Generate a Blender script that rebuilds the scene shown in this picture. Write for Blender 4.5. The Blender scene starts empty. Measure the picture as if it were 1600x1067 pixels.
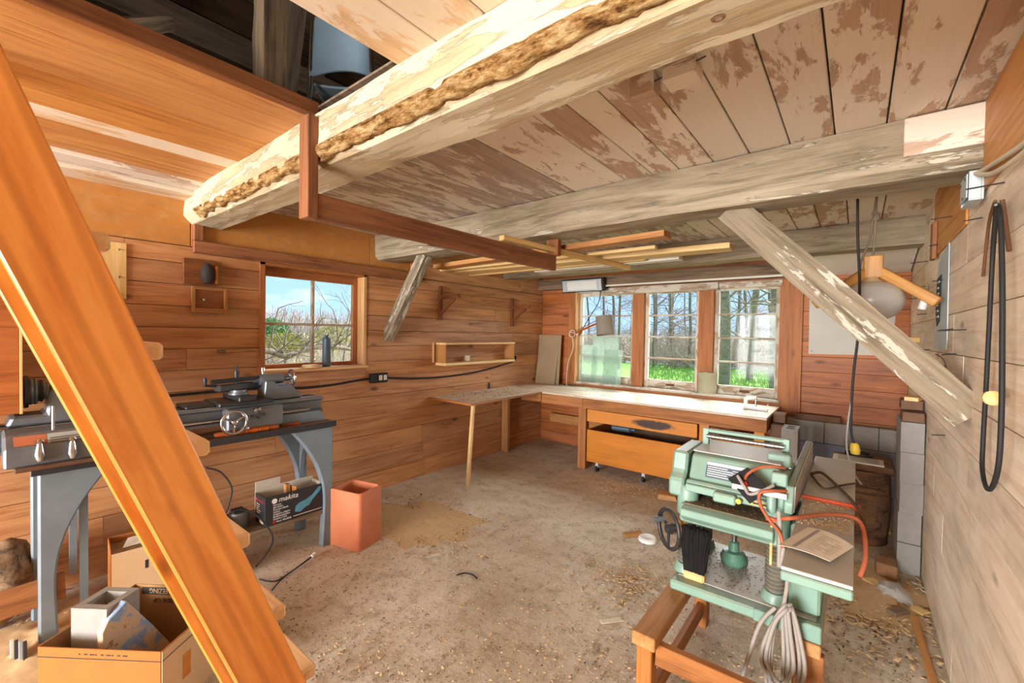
import bpy, bmesh, math, random
from mathutils import Vector, Matrix, Euler, noise
random.seed(7)
SC = bpy.context.scene
COL = SC.collection
PI = math.pi

# ---------------------------------------------------------------- camera
FPX, YAW, PITCH, ROLL, EYE = 676.15, math.radians(38.543), math.radians(-1.145), math.radians(.985), 1.55
FW = Vector((-math.sin(YAW)*math.cos(PITCH), math.cos(YAW)*math.cos(PITCH), math.sin(PITCH)))
_r = Vector((math.cos(YAW), math.sin(YAW), 0)); _u = _r.cross(FW)
RT = math.cos(ROLL)*_r + math.sin(ROLL)*_u
UP = -math.sin(ROLL)*_r + math.cos(ROLL)*_u
CAM = Vector((0, 0, EYE))
cam = bpy.data.cameras.new('camera'); cam_o = bpy.data.objects.new('camera', cam); COL.objects.link(cam_o)
cam.sensor_width = 36; cam.lens = FPX/1600*36; cam.clip_start = .02; cam.clip_end = 500
cam_o.matrix_world = Matrix(((RT.x, UP.x, -FW.x, 0), (RT.y, UP.y, -FW.y, 0), (RT.z, UP.z, -FW.z, EYE), (0, 0, 0, 1)))
SC.camera = cam_o
def at(px, py, ax, v):
    d = (px-800)/FPX*RT - (py-533.5)/FPX*UP + FW
    i = 'XYZ'.index(ax)
    return CAM + d*((v-CAM[i])/d[i])

# ---------------------------------------------------------------- world and light
W = bpy.data.worlds.new('sky'); SC.world = W; W.use_nodes = True
wn = W.node_tree; wn.nodes.clear()
def wnode(t, **k):
    n = wn.nodes.new(t)
    for a, b in k.items(): setattr(n, a, b)
    return n
w_out = wnode('ShaderNodeOutputWorld'); w_bg = wnode('ShaderNodeBackground')
w_tc = wnode('ShaderNodeTexCoord'); w_sep = wnode('ShaderNodeSeparateXYZ')
w_ramp = wnode('ShaderNodeValToRGB'); w_map = wnode('ShaderNodeMapping'); w_no = wnode('ShaderNodeTexNoise')
w_cr = wnode('ShaderNodeValToRGB'); w_mix = wnode('ShaderNodeMixRGB')
wn.links.new(w_tc.outputs['Generated'], w_sep.inputs[0]); wn.links.new(w_sep.outputs['Z'], w_ramp.inputs[0])
w_ramp.color_ramp.elements[0].position = 0; w_ramp.color_ramp.elements[0].color = (.46, .70, 1, 1)
w_ramp.color_ramp.elements[1].position = .5; w_ramp.color_ramp.elements[1].color = (.2, .43, .92, 1)
w_map.inputs['Scale'].default_value = (2.2, 2.2, 9)
wn.links.new(w_tc.outputs['Generated'], w_map.inputs[0]); wn.links.new(w_map.outputs[0], w_no.inputs['Vector'])
w_no.inputs['Scale'].default_value = 1.6; w_no.inputs['Detail'].default_value = 7; w_no.inputs['Roughness'].default_value = .6
wn.links.new(w_no.outputs['Fac'], w_cr.inputs[0])
w_cr.color_ramp.elements[0].position = .58; w_cr.color_ramp.elements[1].position = .76
wn.links.new(w_cr.outputs[0], w_mix.inputs['Fac']); wn.links.new(w_ramp.outputs[0], w_mix.inputs['Color1'])
w_mix.inputs['Color2'].default_value = (1, 1, 1, 1)
wn.links.new(w_mix.outputs[0], w_bg.inputs['Color']); w_bg.inputs['Strength'].default_value = .75
wn.links.new(w_bg.outputs[0], w_out.inputs[0])
def lamp(name, kind, energy, loc, direction, color=(1, 1, 1), **k):
    l = bpy.data.lights.new(name, kind); l.energy = energy; l.color = color
    for a, b in k.items(): setattr(l, a, b)
    o = bpy.data.objects.new(name, l); COL.objects.link(o); o.location = loc
    o.rotation_euler = Vector(direction).to_track_quat('-Z', 'Y').to_euler()
    return o
lamp('sun', 'SUN', 12, (0, 20, 20), (-.10, -1, -.72), (1, .985, .96), angle=math.radians(75))
lamp('rear_fill', 'AREA', 580, (-1.6, -5.85, 1.25), (-.1, 1, .05), (1, .99, .97), shape='RECTANGLE', size=3.3, size_y=2.2)  # fill light added behind the camera to brighten the room; no door seen there
SC.view_settings.view_transform = 'Standard'; SC.view_settings.look = 'None'
SC.view_settings.gamma = 1; SC.view_settings.use_curve_mapping = False; SC.view_settings.exposure = 1.0
SC.cycles.use_denoising = True; SC.cycles.adaptive_threshold = .02
SC.cycles.max_bounces = 8; SC.cycles.diffuse_bounces = 4; SC.cycles.glossy_bounces = 3; SC.cycles.transmission_bounces = 6; SC.cycles.transparent_max_bounces = 8
SC.cycles.caustics_reflective = False; SC.cycles.caustics_refractive = False

# ---------------------------------------------------------------- materials
MATS = {}
class NT:
    def __init__(s, name):
        m = bpy.data.materials.new(name); m.use_nodes = True
        s.m = m; s.t = m.node_tree; s.b = s.t.nodes['Principled BSDF']; MATS[name] = m
    def n(s, typ, ins=None, **k):
        x = s.t.nodes.new('ShaderNode'+typ)
        for a, b in k.items(): setattr(x, a, b)
        for a, b in (ins or {}).items(): s.put(x.inputs[a], b)
        return x
    def put(s, sock, v):
        if isinstance(v, bpy.types.NodeSocket): s.t.links.new(v, sock)
        else: sock.default_value = v
    def math(s, op, a, b=0., c=None):
        x = s.n('Math', {0: a, 1: b}, operation=op)
        if c is not None: s.put(x.inputs[2], c)
        return x.outputs[0]
    def mix(s, f, a, b, mode='MIX'):
        x = s.n('MixRGB', {'Fac': f, 'Color1': a, 'Color2': b}, blend_type=mode); return x.outputs[0]
    def ramp(s, f, stops):
        x = s.n('ValToRGB', {0: f}); e = x.color_ramp.elements
        while len(e) < len(stops): e.new(.5)
        for q, (p, c) in zip(e, stops): q.position = p; q.color = c if len(c) == 4 else (*c, 1)
        return x.outputs[0]
    def coords(s, scale, rnd=True, kind='Object'):
        v = s.n('TexCoord').outputs[kind]
        if rnd:
            r = s.n('ObjectInfo').outputs['Random']
            o = s.n('CombineXYZ', {0: s.math('MULTIPLY', r, 41.), 1: s.math('MULTIPLY', r, 87.), 2: s.math('MULTIPLY', r, 23.)}).outputs[0]
            v = s.n('VectorMath', {0: v, 1: o}, operation='ADD').outputs[0]
        return s.n('Mapping', {'Vector': v, 'Scale': scale}).outputs[0]
    def noise(s, vec, scale, detail=5., rough=.55, dist=0.):
        return s.n('TexNoise', {'Vector': vec, 'Scale': scale, 'Detail': detail, 'Roughness': rough, 'Distortion': dist}).outputs['Fac']
    def bump(s, h, strength=.3, dist=.01):
        s.put(s.b.inputs['Normal'], s.n('Bump', {'Height': h, 'Strength': strength, 'Distance': dist}).outputs[0])
    def fin(s, col, rough=.6, metal=0., spec=.3):
        s.put(s.b.inputs['Base Color'], col); s.put(s.b.inputs['Roughness'], rough)
        s.put(s.b.inputs['Metallic'], metal); s.b.inputs['Specular IOR Level'].default_value = spec
        return s.m
def c4(c): return (*c, 1)
def srgb(r, g, b):
    f = lambda v: ((v/255+.055)/1.055)**2.4 if v > 10 else v/255/12.92
    return (f(r), f(g), f(b), 1)
def wood(name, light, dark, knots=.6, rough=.62, var=.3, grain=1., paint=None, amt=.5, pscale=1., spec=.25, dirt=0., bump=.25, pstretch=3., rings=0.):
    s = NT(name)
    a = s.noise(s.coords((.7, 9*grain, 9*grain)), 1.6, 5, .6, 1.3)
    b = s.noise(s.coords((2.5, 75*grain, 75*grain)), 1.5, 3, .6)
    f = s.math('ADD', s.math('MULTIPLY', a, .7), s.math('MULTIPLY', b, .3))
    col = s.ramp(f, [(.36, dark), (.5, tuple((p*.35+q*.65) for p, q in zip(dark, light))), (.62, light)])
    rnd = s.n('ObjectInfo').outputs['Random']
    br = s.math('MULTIPLY_ADD', rnd, var, 1-var/2)
    hs = s.n('HueSaturation', {'Color': col, 'Value': br, 'Saturation': s.math('MULTIPLY_ADD', s.math('FRACT', s.math('MULTIPLY', rnd, 7.3)), var*.45, 1-var*.22)}).outputs[0]
    if knots > 0:
        v = s.n('TexVoronoi', {'Vector': s.coords((2.1, 5.2, 5.2)), 'Scale': 1.}, feature='F1').outputs['Distance']
        k = s.n('MapRange', {0: v, 1: .05, 2: .13, 3: knots, 4: 0.}).outputs[0]
        hs = s.mix(k, hs, tuple(x*.28 for x in dark[:3])+(1,))
    if dirt > 0:
        d = s.noise(s.coords((1.2, 2.5, 2.5)), 1.7, 6, .65)
        hs = s.mix(s.math('MULTIPLY', s.n('MapRange', {0: d, 1: .48, 2: .68}).outputs[0], dirt), hs, srgb(70, 55, 42))
    if rings > 0:
        wv = s.n('TexWave', {'Vector': s.coords((.22, 2.6, 2.6)), 'Scale': 2.2, 'Distortion': 9., 'Detail': 2., 'Detail Scale': .55}, wave_type='BANDS', bands_direction='Y').outputs['Fac']
        hs = s.mix(s.math('MULTIPLY', s.n('MapRange', {0: wv, 1: .62, 2: .98}).outputs[0], rings), hs, tuple(x*.62 for x in dark[:3])+(1,))
    h = f
    if paint is not None:
        p = s.noise(s.coords((pscale, pscale*pstretch, pscale*pstretch)), 2.4, 9, .68, .3)
        p2 = s.noise(s.coords((.35, .5, .5)), 1.6, 2)
        pf = s.math('ADD', s.math('MULTIPLY', p, .75), s.math('MULTIPLY', p2, .25))
        k = s.n('MapRange', {0: pf, 1: amt-.012, 2: amt+.012}).outputs[0]
        pc = s.mix(s.math('MULTIPLY', b, .55), paint, tuple(x*.72 for x in paint[:3])+(1,))
        pc = s.n('HueSaturation', {'Color': pc, 'Value': br}).outputs[0]
        hs = s.mix(k, hs, pc)
        h = s.math('ADD', s.math('MULTIPLY', f, .4), s.math('MULTIPLY', k, .5))
    s.bump(h, bump, .006)
    return s.fin(hs, rough, 0, spec)
def flat(name, col, rough=.5, metal=0., spec=.4, mottle=.25, mscale=9., dust=0., dustcol=srgb(165, 145, 120), bump=.08):
    s = NT(name)
    a = s.noise(s.coords((1, 1, 1)), mscale, 6, .65)
    c = s.mix(s.n('MapRange', {0: a, 1: .35, 2: .65, 3: mottle, 4: 0.}).outputs[0], col, tuple(x*.55 for x in col[:3])+(1,))
    if dust > 0:
        nz = s.n('SeparateXYZ', {0: s.n('NewGeometry').outputs['Normal']}).outputs[2]
        up = s.n('MapRange', {0: nz, 1: .3, 2: .9}).outputs[0]
        d = s.noise(s.coords((1, 1, 1)), 14, 6, .7)
        k = s.math('MULTIPLY', s.math('ADD', s.math('MULTIPLY', up, .8), .12), s.n('MapRange', {0: d, 1: .3, 2: .62, 3: 0., 4: dust}).outputs[0])
        c = s.mix(k, c, dustcol)
    s.bump(a, bump, .004)
    return s.fin(c, rough, metal, spec)

wood('wall_cedar', srgb(206, 152, 106), srgb(160, 104, 66), knots=.8, rough=.55, var=.22, spec=.3, rings=.22)
wood('wall_red', srgb(186, 112, 64), srgb(134, 74, 38), knots=.7, rough=.5, var=.22, spec=.3, rings=.2)
wood('wall_pale', srgb(246, 230, 208), srgb(220, 194, 166), knots=.6, rough=.75, var=.14, dirt=.25)
wood('ceiling_paint', srgb(194, 166, 144), srgb(172, 144, 122), knots=.0, rough=.85, var=.12, paint=srgb(232, 220, 204), amt=.47, pscale=1.25, bump=.5, spec=.15)
wood('ceiling_grey', srgb(186, 168, 154), srgb(152, 134, 120), knots=.0, rough=.85, var=.12, paint=srgb(222, 212, 198), amt=.5, pscale=1.4, bump=.5, spec=.15, pstretch=3.6)
wood('ceiling_plain', srgb(226, 196, 158), srgb(196, 160, 122), knots=.1, rough=.8, var=.1, paint=srgb(232, 214, 190), amt=.46)
wood('loft_orange', srgb(210, 150, 86), srgb(168, 106, 52), knots=.35, rough=.5, var=.1)
wood('hewn', srgb(192, 174, 142), srgb(156, 134, 102), knots=.0, rough=.9, var=.05, paint=srgb(206, 192, 164), amt=.5, pscale=.9, bump=.8, spec=.12, pstretch=6)
wood('hewn_grey', srgb(172, 158, 136), srgb(120, 106, 86), knots=.0, rough=.9, var=.08, paint=srgb(200, 190, 170), amt=.60, pscale=1.3, dirt=.25, bump=.9, spec=.12, pstretch=7)
wood('brace_weathered', srgb(150, 136, 116), srgb(98, 86, 70), knots=.1, rough=.9, var=.1, paint=srgb(196, 186, 170), amt=.56, pscale=1.6, bump=.7, spec=.12, pstretch=5)
wood('bracket_wood', srgb(128, 72, 40), srgb(88, 46, 26), knots=0., var=.1)
wood('rail_brown', srgb(154, 98, 60), srgb(108, 64, 38), knots=.25, rough=.55, var=.2)
wood('old_dark', srgb(142, 120, 98), srgb(88, 72, 58), knots=.2, rough=.9, var=.35, bump=.6)
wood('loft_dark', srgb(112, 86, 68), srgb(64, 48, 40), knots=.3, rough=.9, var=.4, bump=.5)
wood('post_old', srgb(160, 132, 100), srgb(84, 68, 56), knots=.2, rough=.85, var=.1, bump=.8)
wood('stringer', srgb(236, 156, 66), srgb(208, 116, 36), knots=.85, rough=.34, var=.08, spec=.5, grain=.4, bump=.06, rings=.45)
wood('tread', srgb(234, 196, 150), srgb(206, 160, 112), knots=.3, rough=.6, var=.1)
wood('new_lumber', srgb(232, 198, 140), srgb(204, 160, 98), knots=.45, rough=.6, var=.2)
wood('lumber_dark', srgb(186, 134, 82), srgb(146, 96, 54), knots=.4, rough=.6, var=.25)
wood('bench_wood', srgb(178, 118, 70), srgb(130, 82, 46), knots=.4, rough=.6, var=.25, dirt=.25)
wood('bench_top', srgb(226, 208, 186), srgb(196, 172, 146), knots=.15, rough=.5, var=.06, dirt=.3, spec=.4)
wood('orange_ply', srgb(204, 130, 54), srgb(184, 112, 44), knots=.1, rough=.55, var=.12, dirt=.12)
wood('sash_wood', srgb(186, 166, 142), srgb(128, 104, 82), knots=.1, rough=.7, var=.12, paint=srgb(206, 198, 184), amt=.5, pscale=2.)
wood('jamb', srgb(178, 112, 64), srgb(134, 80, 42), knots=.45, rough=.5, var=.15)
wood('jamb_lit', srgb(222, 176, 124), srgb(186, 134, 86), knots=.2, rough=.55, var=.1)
wood('handle_wood', srgb(178, 92, 42), srgb(128, 58, 24), knots=0., rough=.35, var=.3, spec=.5)
wood('lamp_wood', srgb(196, 138, 62), srgb(148, 96, 38), knots=.0, rough=.4, var=.12, spec=.45)
wood('stump_bark', srgb(128, 92, 66), srgb(66, 46, 34), knots=.3, rough=.95, var=.2, bump=1.)
wood('bark', srgb(150, 138, 122), srgb(92, 82, 72), knots=0., rough=.95, var=.3, bump=.6)
wood('twig', srgb(176, 162, 146), srgb(128, 114, 100), knots=0., rough=.95, var=.3)
flat('iron_grey', srgb(118, 126, 134), .42, .45, .5, .5, 7, dust=.35)
flat('iron_dark', srgb(58, 60, 64), .45, .5, .5, .4, 9, dust=.2)
flat('leg_blue', srgb(122, 136, 146), .5, .2, .5, .45, 5, dust=.25)
flat('steel', srgb(196, 198, 200), .22, 1., .5, .2, 12)
flat('chrome', srgb(205, 205, 205), .12, 1., .5, .1, 8)
flat('rust', srgb(112, 74, 52), .8, .3, .3, .6, 11, dust=.5)
flat('green_enamel', srgb(126, 162, 146), .4, .0, .5, .4, 6, dust=.5)
flat('dusty_brown', srgb(130, 112, 90), .9, 0, .2, .4, 18)
flat('green_dark', srgb(96, 140, 118), .35, .1, .5, .3, 6)
flat('machined', srgb(190, 186, 178), .45, .2, .5, .3, 8, dust=.6, dustcol=srgb(192, 182, 166))
flat('rubber', srgb(38, 36, 36), .6, 0, .3, .3, 12)
flat('bellows', srgb(110, 108, 96), .75, 0, .3, .4, 20, dust=.4)
flat('black', srgb(24, 24, 26), .5, 0, .4, .2, 12)
flat('cable_grey', srgb(158, 150, 142), .6, 0, .3, .25, 18)
flat('cable_red', srgb(172, 92, 62), .55, 0, .3, .35, 18)
flat('cable_white', srgb(206, 194, 172), .55, 0, .3, .2, 18)
flat('rope', srgb(128, 112, 92), .9, 0, .1, .4, 40)
flat('orange_paint', srgb(214, 84, 36), .5, 0, .4, .2, 12)
flat('red_plastic', srgb(186, 40, 34), .35, 0, .5, .1)
flat('yellow', srgb(212, 178, 62), .5, 0, .4, .3, 18)
flat('white_paint', srgb(222, 218, 206), .6, 0, .3, .2, 8)
flat('white_plastic', srgb(232, 232, 228), .4, 0, .4, .08, 8)
flat('paper', srgb(226, 214, 196), .8, 0, .2, .12, 10)
flat('ink', srgb(62, 58, 56), .7, 0, .2, .1)
flat('ink_white', srgb(226, 222, 214), .7, 0, .2, .1)
flat('ink_red', srgb(168, 44, 38), .6, 0, .3, .1)
flat('ink_blue', srgb(84, 148, 172), .5, 0, .3, .4, 18)
flat('cardboard', srgb(172, 106, 54), .85, 0, .15, .16, 6)
flat('cardboard_pale', srgb(214, 180, 140), .85, 0, .15, .2, 6)
flat('cardboard_in', srgb(172, 132, 92), .85, 0, .15, .2, 6)
flat('box_black', srgb(44, 44, 48), .5, 0, .4, .4, 14)
flat('box_inside', srgb(206, 198, 182), .8, 0, .2, .25, 8)
flat('terracotta', srgb(196, 118, 82), .7, 0, .3, .3, 6)
flat('concrete_block', srgb(160, 156, 150), .95, 0, .1, .25, 26, bump=.5)
flat('block_blue', srgb(138, 142, 152), .95, 0, .1, .25, 22, bump=.5)
flat('block_brown', srgb(128, 98, 80), .95, 0, .1, .35, 16, bump=.4)
flat('brick_brown', srgb(150, 112, 80), .95, 0, .1, .35, 16, bump=.5)
flat('stone', srgb(150, 134, 118), .9, 0, .2, .4, 6, bump=.6)
flat('shade_grey', srgb(142, 132, 120), .75, 0, .2, .12)
flat('galvanised', srgb(190, 200, 202), .5, .25, .5, .35, 6)
flat('plaster_grey', srgb(198, 194, 184), .85, 0, .2, .2, 5)
flat('paneling', srgb(160, 138, 110), .85, 0, .15, .25, 6)
flat('leaf_green', srgb(98, 146, 74), .6, 0, .3, .35, 9)
flat('far_bark', srgb(168, 158, 152), .95, 0, .1, .3, 3)
flat('leaf_olive', srgb(168, 162, 90), .6, 0, .3, .35, 9)
flat('grass_blade', srgb(140, 178, 84), .6, 0, .3, .3, 2)
flat('shavings', srgb(206, 176, 134), .85, 0, .15, .35, 30)
flat('chips_grey', srgb(158, 140, 118), .9, 0, .1, .4, 30)
flat('chips_dark', srgb(98, 74, 54), .9, 0, .1, .4, 30)
flat('chair_blue', srgb(176, 202, 216), .4, 0, .45, .25, 7)
flat('felt_green', srgb(168, 164, 138), .85, 0, .15, .3, 9)
flat('can_blue', srgb(84, 100, 116), .4, .3, .5, .3, 10)
flat('reflector', srgb(232, 230, 224), .35, .1, .5, .15, 20)

s = NT('osb')
v = s.n('TexVoronoi', {'Vector': s.coords((10, 26, 26)), 'Scale': 1.6, 'Randomness': 1.}, feature='F1')
a = s.noise(s.coords((4, 4, 4)), 3, 5)
s.bump(v.outputs['Distance'], .3, .004)
s.fin(s.mix(s.n('SeparateXYZ', {0: v.outputs['Color']}).outputs[0], s.mix(a, srgb(146, 90, 40), srgb(206, 152, 90)), srgb(186, 122, 58)), .6)
s = NT('rot')
a = s.noise(s.coords((4, 14, 14)), 3, 8, .75)
s.bump(a, 1., .02)
s.fin(s.ramp(a, [(.38, srgb(84, 56, 30)), (.48, srgb(160, 118, 68)), (.62, srgb(212, 184, 134))]), .95, 0, .1)
s = NT('foam_blue')
a = s.noise(s.coords((1, 1, 1)), 11, 8, .7)
s.bump(a, .8, .01)
s.fin(s.ramp(a, [(.36, srgb(118, 88, 60)), (.43, srgb(206, 184, 150)), (.52, srgb(196, 184, 168)), (.56, srgb(136, 166, 206))]), .85)
s = NT('stain_panel')   # orange drawer front with an old black paint spill
p = s.coords((1, 1, 1), False)
d = s.n('VectorMath', {0: p, 1: (.16, .0, .0)}, operation='SUBTRACT').outputs[0]
d = s.n('VectorMath', {0: d, 1: (1/.21, 0, 1/.045)}, operation='MULTIPLY').outputs[0]
L_ = s.n('VectorMath', {0: d}, operation='LENGTH').outputs['Value']
nz = s.noise(p, 16, 5, .6)
k = s.n('MapRange', {0: s.math('ADD', L_, s.math('MULTIPLY', nz, .7)), 1: 1.15, 2: 1.5, 3: .93, 4: 0.}).outputs[0]
g = s.noise(s.coords((1, 30, 30)), 2, 4)
s.fin(s.mix(k, s.mix(g, srgb(186, 112, 42), srgb(212, 140, 64)), srgb(40, 42, 46)), .55)
s = NT('concrete_floor')
p = s.coords((1, 1, 1), False)
a = s.noise(p, 1.1, 9, .62); b = s.noise(p, 42, 6, .7); c = s.noise(p, 9, 7, .7)
col = s.ramp(a, [(.32, srgb(174, 156, 134)), (.48, srgb(206, 192, 172)), (.64, srgb(224, 214, 198))])
col = s.mix(s.n('MapRange', {0: c, 1: .5, 2: .66, 3: 0., 4: .55}).outputs[0], col, srgb(150, 122, 90))
col = s.mix(s.n('MapRange', {0: b, 1: .56, 2: .7, 3: 0., 4: .7}).outputs[0], col, srgb(112, 86, 62))
col = s.mix(s.n('MapRange', {0: b, 1: .26, 2: .36, 3: .6, 4: 0.}).outputs[0], col, srgb(228, 218, 200))
s.bump(s.math('ADD', s.math('MULTIPLY', b, .6), c), .5, .01)
s.fin(col, .92, 0, .15)
s = NT('glass')
s.t.nodes.remove(s.b)
tr = s.n('BsdfTransparent', {'Color': (.96, .98, .97, 1)}); gl = s.n('BsdfGlossy', {'Roughness': .05}); mx = s.n('MixShader', {0: .008, 1: tr.outputs[0], 2: gl.outputs[0]})
s.t.links.new(mx.outputs[0], s.t.nodes['Material Output'].inputs[0])
s = NT('glass_dusty')
s.t.nodes.remove(s.b)
a = s.noise(s.coords((1, 1, 1)), 5, 6, .7)
tr = s.n('BsdfTransparent', {'Color': (.86, .93, .9, 1)}); df = s.n('BsdfDiffuse', {'Color': srgb(186, 194, 184)}); tl = s.n('BsdfTranslucent', {'Color': srgb(150, 160, 148)})
ad = s.n('MixShader', {0: .6, 1: df.outputs[0], 2: tl.outputs[0]})
mx = s.n('MixShader', {0: s.n('MapRange', {0: a, 1: .3, 2: .7, 3: .2, 4: .55}).outputs[0], 1: tr.outputs[0], 2: ad.outputs[0]})
s.t.links.new(mx.outputs[0], s.t.nodes['Material Output'].inputs[0])
s = NT('globe_glass')
s.fin(srgb(226, 220, 212), .25, 0, .5); s.b.inputs['Transmission Weight'].default_value = .35; s.b.inputs['Alpha'].default_value = .82
s = NT('plastic_film'); s.fin(srgb(214, 214, 212), .3, 0, .5); s.b.inputs['Alpha'].default_value = .7
def ground(name, c1, c2, c3):
    s = NT(name); p = s.coords((1, 1, 1), False)
    a = s.noise(p, .6, 8, .65); b = s.noise(p, 9, 6, .7)
    col = s.mix(s.n('MapRange', {0: b, 1: .4, 2: .65}).outputs[0], s.mix(a, c1, c2), c3)
    s.bump(b, .6, .05); s.fin(col, .95, 0, .1)
ground('lawn', srgb(120, 160, 70), srgb(156, 186, 100), srgb(112, 146, 66))
ground('litter', srgb(132, 116, 92), srgb(166, 152, 120), srgb(104, 90, 72))
ground('meadow', srgb(176, 164, 118), srgb(150, 152, 96), srgb(140, 128, 94))

# ---------------------------------------------------------------- builders
WM = {}
def link(o, parent, M):
    COL.objects.link(o)
    if parent is None: o.matrix_world = M
    else:
        o.parent = parent; o.matrix_basis = WM[parent.name].inverted() @ M
    WM[o.name] = M.copy()
    return o
def tag(o, label=None, cat=None, group=None, kind=None):
    if label: o['label'] = label
    if cat: o['category'] = cat
    if group: o['group'] = group
    if kind: o['kind'] = kind
    return o
def thing(name, label, cat, loc=(0, 0, 0), group=None, rz=0.):
    o = bpy.data.objects.new(name, None); o.empty_display_size = .05
    link(o, None, Matrix.Translation(loc) @ Matrix.Rotation(rz, 4, 'Z'))
    return tag(o, label, cat, group)
def mesh(name, parent, verts, faces, mat, M=None, smooth=False, sharp=None):
    me = bpy.data.meshes.new(name); me.from_pydata([tuple(v) for v in verts], [], faces); me.update()
    if smooth:
        me.polygons.foreach_set('use_smooth', [True]*len(me.polygons))
        if sharp: me.set_sharp_from_angle(angle=math.radians(sharp))
    me.materials.append(MATS[mat])
    return link(bpy.data.objects.new(name, me), parent, M or Matrix())
def frame(p0, xdir, zdir=(0, 0, 1)):
    x = Vector(xdir).normalized(); z = Vector(zdir)
    if abs(x.dot(z.normalized())) > .995: z = Vector((0, 1, 0)) if abs(x.y) < .9 else Vector((1, 0, 0))
    y = z.cross(x).normalized(); z = x.cross(y)
    return Matrix(((x.x, y.x, z.x, p0[0]), (x.y, y.y, z.y, p0[1]), (x.z, y.z, z.z, p0[2]), (0, 0, 0, 1)))
_boxc = {}
def boxmesh(name, l, w, h, mat, bev, jit=0.):
    key = (round(l, 3), round(w, 3), round(h, 3), mat, bev)
    if jit == 0 and key in _boxc: return _boxc[key]
    bm = bmesh.new(); bmesh.ops.create_cube(bm, size=1)
    for v in bm.verts:
        v.co = Vector((v.co.x*l, v.co.y*w, v.co.z*h))
        if jit: v.co += Vector((random.uniform(-jit, jit), random.uniform(-jit, jit), random.uniform(-jit, jit)))
    b = min(bev, .3*min(l, w, h))
    if b > 0: bmesh.ops.bevel(bm, geom=list(bm.edges), offset=b, segments=1, affect='EDGES')
    me = bpy.data.meshes.new(name); bm.to_mesh(me); bm.free(); me.materials.append(MATS[mat])
    if jit == 0: _boxc[key] = me
    return me
def bar(name, parent, p0, p1, w, h, mat, zdir=(0, 0, 1), bev=.003, jit=0.):
    """a square-section length of wood or metal from p0 to p1; h is measured along zdir"""
    p0 = Vector(p0); p1 = Vector(p1); d = p1-p0
    return link(bpy.data.objects.new(name, boxmesh(name, d.length, w, h, mat, bev, jit)), parent, frame((p0+p1)/2, d, zdir))
def box(name, parent, xr, yr, zr, mat, bev=.003, jit=0.):
    c = Vector(((xr[0]+xr[1])/2, (yr[0]+yr[1])/2, (zr[0]+zr[1])/2))
    s = (abs(xr[1]-xr[0]), abs(yr[1]-yr[0]), abs(zr[1]-zr[0])); i = s.index(max(s))
    e = Vector((0, 0, 0)); e[i] = s[i]/2
    if i == 0: return bar(name, parent, c-e, c+e, s[1], s[2], mat, (0, 0, 1), bev, jit)
    if i == 1: return bar(name, parent, c-e, c+e, s[0], s[2], mat, (0, 0, 1), bev, jit)
    return bar(name, parent, c-e, c+e, s[0], s[1], mat, (0, 1, 0), bev, jit)
def spin(name, parent, p0, axis, prof, mat, n=24, sharp=40, M=None):
    """turned body: prof = [(distance along axis, radius)]"""
    vs, fs = [], []
    for a, r in prof:
        for k in range(n): t = 2*PI*k/n; vs.append((r*math.cos(t), r*math.sin(t), a))
    for i in range(len(prof)-1):
        for k in range(n): fs.append((i*n+k, i*n+(k+1) % n, (i+1)*n+(k+1) % n, (i+1)*n+k))
    if prof[0][1] > 1e-4: fs.append(tuple(range(n))[::-1])
    if prof[-1][1] > 1e-4: fs.append(tuple((len(prof)-1)*n+k for k in range(n)))
    q = Vector(axis).normalized().to_track_quat('Z', 'Y').to_matrix().to_4x4()
    return mesh(name, parent, vs, fs, mat, Matrix.Translation(p0) @ q, True, sharp)
def cyl(name, parent, p0, p1, r0, mat, r1=None, n=18):
    d = Vector(p1)-Vector(p0)
    return spin(name, parent, p0, d, [(0, r0), (d.length, r0 if r1 is None else r1)], mat, n)
def smoothpath(pts, k=5):
    P = [Vector(p) for p in pts]; out = []
    if len(P) < 3: return P
    for i in range(len(P)-1):
        a = P[max(i-1, 0)]; b = P[i]; c = P[i+1]; d = P[min(i+2, len(P)-1)]
        for j in range(k):
            t = j/k
            out.append(.5*((2*b)+(-a+c)*t+(2*a-5*b+4*c-d)*t*t+(-a+3*b-3*c+d)*t**3))
    return out+[P[-1]]
def tubegeo(pts, r, n, vs, fs, r1=None, cap=True):
    b0 = len(vs); N = len(pts); prev = None
    for i, p in enumerate(pts):
        t = (pts[min(i+1, N-1)]-pts[max(i-1, 0)]); t = t.normalized() if t.length > 1e-9 else Vector((0, 0, 1))
        if prev is None: x = t.orthogonal().normalized()
        else:
            x = prev-t*prev.dot(t); x = x.normalized() if x.length > 1e-6 else t.orthogonal().normalized()
        prev = x; y = t.cross(x); rr = r if r1 is None else r+(r1-r)*i/max(N-1, 1)
        for k in range(n): a = 2*PI*k/n; vs.append(p+x*rr*math.cos(a)+y*rr*math.sin(a))
    for i in range(N-1):
        for k in range(n): fs.append((b0+i*n+k, b0+i*n+(k+1) % n, b0+(i+1)*n+(k+1) % n, b0+(i+1)*n+k))
    if cap: fs.append(tuple(b0+k for k in range(n))[::-1]); fs.append(tuple(b0+(N-1)*n+k for k in range(n)))
def tube(name, parent, pts, r, mat, n=8, k=5, r1=None):
    P = smoothpath(pts, k); vs, fs = [], []; o = Vector(pts[0])
    tubegeo([p-o for p in P], r, n, vs, fs, r1)
    return mesh(name, parent, vs, fs, mat, Matrix.Translation(o), True, 60)
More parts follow.
